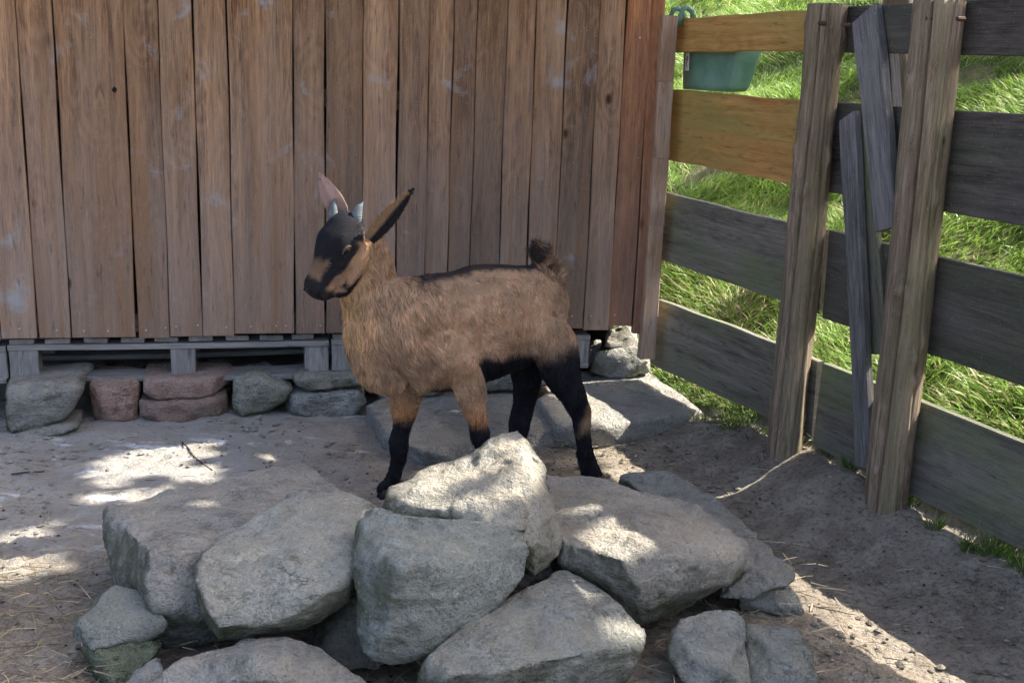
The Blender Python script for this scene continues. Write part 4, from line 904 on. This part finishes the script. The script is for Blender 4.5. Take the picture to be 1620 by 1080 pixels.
# straw litter
def straw(name, label, n_, xr, yr, dens, lnr, w, cols, lift=.006, seed=1):
    x = RNG.uniform(*xr, n_); y = RNG.uniform(*yr, n_)
    P = np.stack([x, y, np.zeros(n_)], -1); d_ = (P[:, :2] - CORN) @ FN; wl = (P[:, :2] - PW) @ WN
    kp = (dens(x, y) + noise(P, 4, 200 + seed, 2) * .35 > RNG.random(n_)) & (d_ > .03) & (wl > .04); P = P[kp]; n_ = len(P)
    P[:, 2] = gh(P[:, 0], P[:, 1]) + RNG.random(n_) * lift + .0008
    a = RNG.uniform(0, 2 * np.pi, n_) ; dirs = np.stack([np.cos(a), np.sin(a) * .8, RNG.normal(0, .07, n_)], -1); dirs /= np.linalg.norm(dirs, axis=1)[:, None]
    ln = RNG.uniform(*lnr, n_) * RNG.uniform(.4, 1, n_); bend = np.stack([RNG.normal(0, .22, n_), RNG.normal(0, .22, n_), np.zeros(n_)], -1) * ln[:, None]
    c = np.array(cols)[RNG.integers(0, len(cols), n_)] * RNG.uniform(.6, 1.2, n_)[:, None]
    me = blades(P, dirs, ln, np.full(n_, w) * RNG.uniform(.6, 1.5, n_), bend, c, name, None)
    tag(link(name, me, M['straw']), label, 'straw', kind='stuff')
straw('straw', 'yellow straw scattered over the ground left of the rock pile', 7000, (-2.2, -.5), (1.8, 3.3), lambda x, y: np.clip((3.05 - y) / .55, 0, 1) * np.clip((-.55 - x) / .35, 0, 1), (.03, .20), .0011, [(.36, .28, .16), (.30, .235, .14), (.46, .36, .20), (.16, .13, .09), (.24, .19, .12)], .012, 1)
straw('straw', 'thin bits of dry straw and fibre strewn over the soil of the pen', 9000, (-2.0, 1.8), (1.8, 4.5), lambda x, y: .28 + .35 * (x > .15), (.02, .11), .0008, [(.30, .26, .19), (.42, .36, .25), (.16, .13, .10), (.10, .08, .06)], .006, 2)
straw('straw', 'tuft of matted hay by the edge of the sunlit slab', 1500, (.05, .85), (3.5, 4.2), lambda x, y: np.exp(-((x - .33) / .26) ** 2 - ((y - 3.92) / .14) ** 2) * 1.2, (.03, .10), .0009, [(.36, .31, .2), (.25, .22, .14), (.45, .38, .25)], .03, 3)
straw('straw', 'dry stalks lying between the rocks of the pile', 1600, (-1.0, .9), (2.0, 3.0), lambda x, y: .7 + 0 * x, (.04, .16), .0012, [(.36, .30, .2), (.22, .18, .13), (.45, .38, .25)], .05, 4)
# pebbles
n_ = 900; x = RNG.uniform(-2, 1.7, n_); y = RNG.uniform(2.0, 4.4, n_); V = []; F = []
ico = [(0, 0, 1), (.9, 0, .3), (.28, .85, .3), (-.72, .53, .3), (-.72, -.53, .3), (.28, -.85, .3), (.3, 0, -.6)]; fc = [(0, 1, 2), (0, 2, 3), (0, 3, 4), (0, 4, 5), (0, 5, 1), (6, 2, 1), (6, 3, 2), (6, 4, 3), (6, 5, 4), (6, 1, 5)]
zz = gh(x, y)
for i in range(n_):
    if ((x[i] - PW[0]) * WN[0] + (y[i] - PW[1]) * WN[1]) < .08 or ((x[i] - CORN[0]) * FN[0] + (y[i] - CORN[1]) * FN[1]) < .05: continue
    r = .0025 + .009 * RNG.random() ** 3; k0 = len(V); a = RNG.uniform(0, 6)
    for v in ico:
        j = RNG.uniform(.8, 1.2); V.append((x[i] + r * j * (v[0] * math.cos(a) - v[1] * math.sin(a)), y[i] + r * j * (v[0] * math.sin(a) + v[1] * math.cos(a)), zz[i] + r * .6 * v[2] + r * .2))
    F += [tuple(k0 + q for q in f) for f in fc]
tag(link('pebbles', mesh_np('pebbles', V, F), M['rock']), 'small pebbles and crumbs of earth on the soil', 'pebbles', kind='stuff')
def crumbs(name, label, mat, n_, rf, seed):
    rg = np.random.default_rng(seed); x = rg.uniform(-1.9, 1.6, n_); y = rg.uniform(2.0, 4.3, n_); zz = gh(x, y); V = []; F = []
    cl = noise(np.stack([x, y, x * 0], -1), 3, seed, 2)
    for i in range(n_):
        if cl[i] < .05 or ((x[i] - PW[0]) * WN[0] + (y[i] - PW[1]) * WN[1]) < .08 or ((x[i] - CORN[0]) * FN[0] + (y[i] - CORN[1]) * FN[1]) < .05: continue
        r = rf(rg); k0 = len(V); a = rg.uniform(0, 6); el = rg.uniform(1, 1.6)
        for v in ico:
            j = rg.uniform(.75, 1.2); vx, vy = v[0] * el, v[1]; V.append((x[i] + r * j * (vx * math.cos(a) - vy * math.sin(a)), y[i] + r * j * (vx * math.sin(a) + vy * math.cos(a)), zz[i] + r * .7 * j * v[2] + r * .25))
        F += [tuple(k0 + q for q in f) for f in fc]
    tag(link(name, mesh_np(name, V, F), mat), label, name, kind='stuff')
dn_ = N('dropping_dark'); M['drop'] = dn_.done((.035, .025, .018), None, .7)
crumbs('goat_droppings', 'small dark goat droppings lying about the pen', M['drop'], 900, lambda g_: g_.uniform(.0035, .006), 21)
crumbs('soil_clods', 'crumbly clods of earth on the trodden ground', gr, 5000, lambda g_: .003 + .011 * g_.random() ** 2.5, 22)
# twigs one can point at
def twig(label, pts, r, name='twig', colr='knotwood'):
    P3 = [G(a, b_, z) for a, b_, z in pts]; 
    for p in P3: p[2] = float(gh(p[0], p[1])) + r * .8
    t = Mb(); t.tube(P3, [r * (1 - .5 * i / len(P3)) for i in range(len(P3))], 7, rnd=.15); me = t.mesh(name, True)
    tag(link(name, me, M['twig'], None, base_of(me)), label, 'twig')
tn = N('twig_bark'); M['twig'] = tn.done(tn.mix(tn.noise(tn.pos(), 60), (.035, .025, .02), (.10, .075, .055)))
twig('thin dark curved twig lying across the sunlit patch of ground', [(288, 701, 0), (298, 712, 0), (306, 724, 0), (320, 736, 0), (336, 745, 0)], .0028)
twig('short brown stick on the shaded ground left of the sunlit patch', [(18, 752, 0), (40, 751, 0), (58, 748, 0), (70, 746, 0)], .003)
twig('pale dry stick on the soil below the right end of the fence', [(1450, 848, 0), (1480, 850, 0), (1515, 851, 0)], .003)
twig('thin twig lying near the foot of the post nearer the shed', [(1160, 693, 0), (1180, 694, 0), (1207, 692, 0)], .0028)
# low reddish stone at the foot of the fence
rock('ground_stone', 'reddish stone half buried between the two log posts', 'stone', [[G(1310, 720, .10), G(1345, 735, .12), G(1362, 768, .11), G(1330, 765, .08), G(1315, 745, .06), G(1350, 780, .05), G(1335, 730, .02), G(1358, 765, 0)]], 'redrock', voxel=.008, amp=.004, seed=71, color=(.5, .45, .45))

# ------------------------------------------------------------------ shade tree(s): leaves placed in the crown; gaps let the sun patches through
S = -L
def inpoly(u, v, poly):
    r = np.zeros(len(u), bool); j = len(poly) - 1
    for i in range(len(poly)):
        xi, yi = poly[i]; xj, yj = poly[j]
        c = ((yi > v) != (yj > v)) & (u < (xj - xi) * (v - yi) / (yj - yi + 1e-12) + xi); r ^= c; j = i
    return r
def shadow_px(pts):
    out = []
    for a, b_, z in pts:
        p = G(a, b_, z); p = p + L * (p[2] / -L[2]); out.append((p[0], p[1]))
    c = np.mean(out, 0); return [tuple(c + (np.array(o) - c) * (1 + .035 / np.linalg.norm(np.array(o) - c))) for o in out]
HOLES = [shadow_px(p) for p in (
    [(138, 688, 0), (347, 686, 0), (352, 775, 0), (250, 790, 0), (138, 796, 0)],
    [(-60, 868, 0), (40, 838, 0), (105, 825, 0), (110, 900, 0), (40, 915, 0), (-60, 930, 0)],
    [(425, 712, 0), (520, 712, 0), (520, 732, 0), (430, 728, 0)],
    [(596, 800, .35), (640, 752, .36), (700, 730, .37), (752, 722, .38), (800, 686, .44), (842, 686, .44), (862, 742, .40), (850, 790, .38), (740, 795, .38)],
    [(160, 930, 0), (190, 925, 0), (190, 950, 0), (150, 955, 0)],
    [(955, 770, .25), (1210, 785, .25), (1190, 900, .2), (1100, 965, .12), (890, 965, .17), (890, 900, .22), (940, 830, .26)],
    [(1180, 980, .08), (1255, 985, .08), (1255, 1100, .05), (1180, 1100, .05)],
    [(940, 1010, .15), (1035, 1000, .13), (1035, 1090, .05), (900, 1090, .08)],
    [(880, 455, .55), (925, 455, .55), (935, 610, .4), (885, 610, .4)],
    [(680, 612, .05), (722, 612, .05), (735, 650, .05), (690, 650, .05)],
)]
NL = 125000
u = RNG.uniform(-3.4, 7.5, NL); v = RNG.uniform(.6, 10, NL)
dn = (u - CORN[0]) * FN[0] + (v - CORN[1]) * FN[1]
penm = dn > .66
bad = np.zeros(NL, bool)
for h in HOLES: bad |= inpoly(u, v, h)
bad &= ~((noise(np.stack([u, v, u * 0], -1), 9, 333, 2) > .62) & (RNG.random(NL) < .5))
q3 = np.stack([u, v, np.zeros(NL)], -1)
dap = noise(q3, 1.5, 300, 2) + .35 * noise(q3, 5, 301, 2)
band = (dn <= .66) & (dn > -.35)
keep = np.where(penm, ~bad, np.where(band, False, dap > np.where(dn > -1.9, .60, -.12)))
far = (~penm) & (RNG.random(NL) < .35)
keep &= ~far; keep &= ~((u < 0) & (v > 5.2))
u, v = u[keep], v[keep]; n_ = len(u)
hgt = 4.1 + .9 * noise(np.stack([u, v, u * 0], -1), .6, 305) + RNG.uniform(-.35, .35, n_)
Cc = np.stack([u, v, np.zeros(n_)], -1) + S * (hgt / S[2])[:, None]
a = RNG.normal(size=(n_, 3)); a /= np.linalg.norm(a, axis=1)[:, None]
nrm = S + RNG.normal(0, .6, (n_, 3)); nrm /= np.linalg.norm(nrm, axis=1)[:, None]
e1 = np.cross(nrm, a); e1 /= np.linalg.norm(e1, axis=1)[:, None]; e2 = np.cross(nrm, e1)
l_ = RNG.uniform(.05, .085, n_)[:, None]; w_ = l_ * .62
V = np.stack([Cc - e1 * l_, Cc + e2 * w_, Cc + e1 * l_, Cc - e2 * w_], 1)
lf = N('leaf_green'); c = lf.mix(lf.noise(lf.pos(), 8), (.03, .065, .012), (.07, .12, .025)); M['leaf'] = lf.done(c, None, .5)
bk_ = N('tree_bark'); pz = bk_.mapv(bk_.pos(), (14, 14, 3)); bh = bk_.noise(pz, 1, 6, .7, .5)
M['bark'] = bk_.done(bk_.mix(bk_.ramp(bh, .3, .7), (.045, .032, .024), (.20, .155, .12)), bk_.bump(bh, 1., .03))
g = G(1432, 330, .5); tx, ty = (EYE + ray(1420, 100) * 5.75 / ray(1420, 100)[1])[0], 5.75
def tree(x, y, sel, label, r, name='shade_tree'):
    z0 = float(gh(np.array([x]), np.array([y]))[0]) - .1
    root = empty(name, (x, y, z0), label, 'tree', 'trees behind the fence')
    t = Mb(); top = 3.3; pts = [(x + .03 * math.sin(i), y + .03 * math.cos(i * 1.3), z0 + (top - z0) * i / 10) for i in range(11)]
    t.tube(pts, [r * (1.35 if i == 0 else 1 - .035 * i) for i in range(11)], 16, rnd=.06)
    link('trunk', t.mesh('trunk', True), M['bark'], root)
    idx_ = np.where(sel)[0]; F = np.arange(len(idx_) * 4).reshape(-1, 4)
    t = Mb(); p0 = np.array(pts[-1]); rg = np.random.default_rng(5)
    for i in rg.choice(idx_, 34, replace=False):
        e = Cc[i]; mid_ = (p0 + e) / 2 + rg.normal(0, .2, 3)
        tt = np.linspace(0, 1, 40)[:, None]; ln3 = np.vstack([p0 * (1 - tt) + mid_ * tt, mid_ * (1 - tt) + e * tt]); sh_ = ln3 + L * (ln3[:, 2:] / -L[2])
        if (((sh_[:, 0] - CORN[0]) * FN[0] + (sh_[:, 1] - CORN[1]) * FN[1] < .7) & ((sh_[:, 0] - CORN[0]) * FN[0] + (sh_[:, 1] - CORN[1]) * FN[1] > -.3) & (sh_[:, 1] < 4.6)).any() or any(inpoly(sh_[:, 0] + dx_, sh_[:, 1] + dy_, h).any() for h in HOLES for dx_ in (-.1, 0, .1) for dy_ in (-.1, 0, .1)): continue
        t.tube([p0 - np.array([0, 0, .4]), p0 * .7 + mid_ * .3 + [0, 0, .1], mid_, e], [r * .5, r * .36, r * .22, .012], 7)
    link('limbs', t.mesh('limbs', True), M['bark'], root)
    link('crown', mesh_np('crown', V[idx_].reshape(-1, 3), F), M['leaf'], root)
sel = Cc[:, 1] < 6.2
tree(tx, ty, sel, 'brown tree trunk behind the fence, seen left of the thicker log post', .085)
tree(5.2, 8.2, ~sel, 'tree further up the grass slope, out of the picture to the right', .16)
SC.cycles.use_denoising = True
SC.cycles.max_bounces = 8
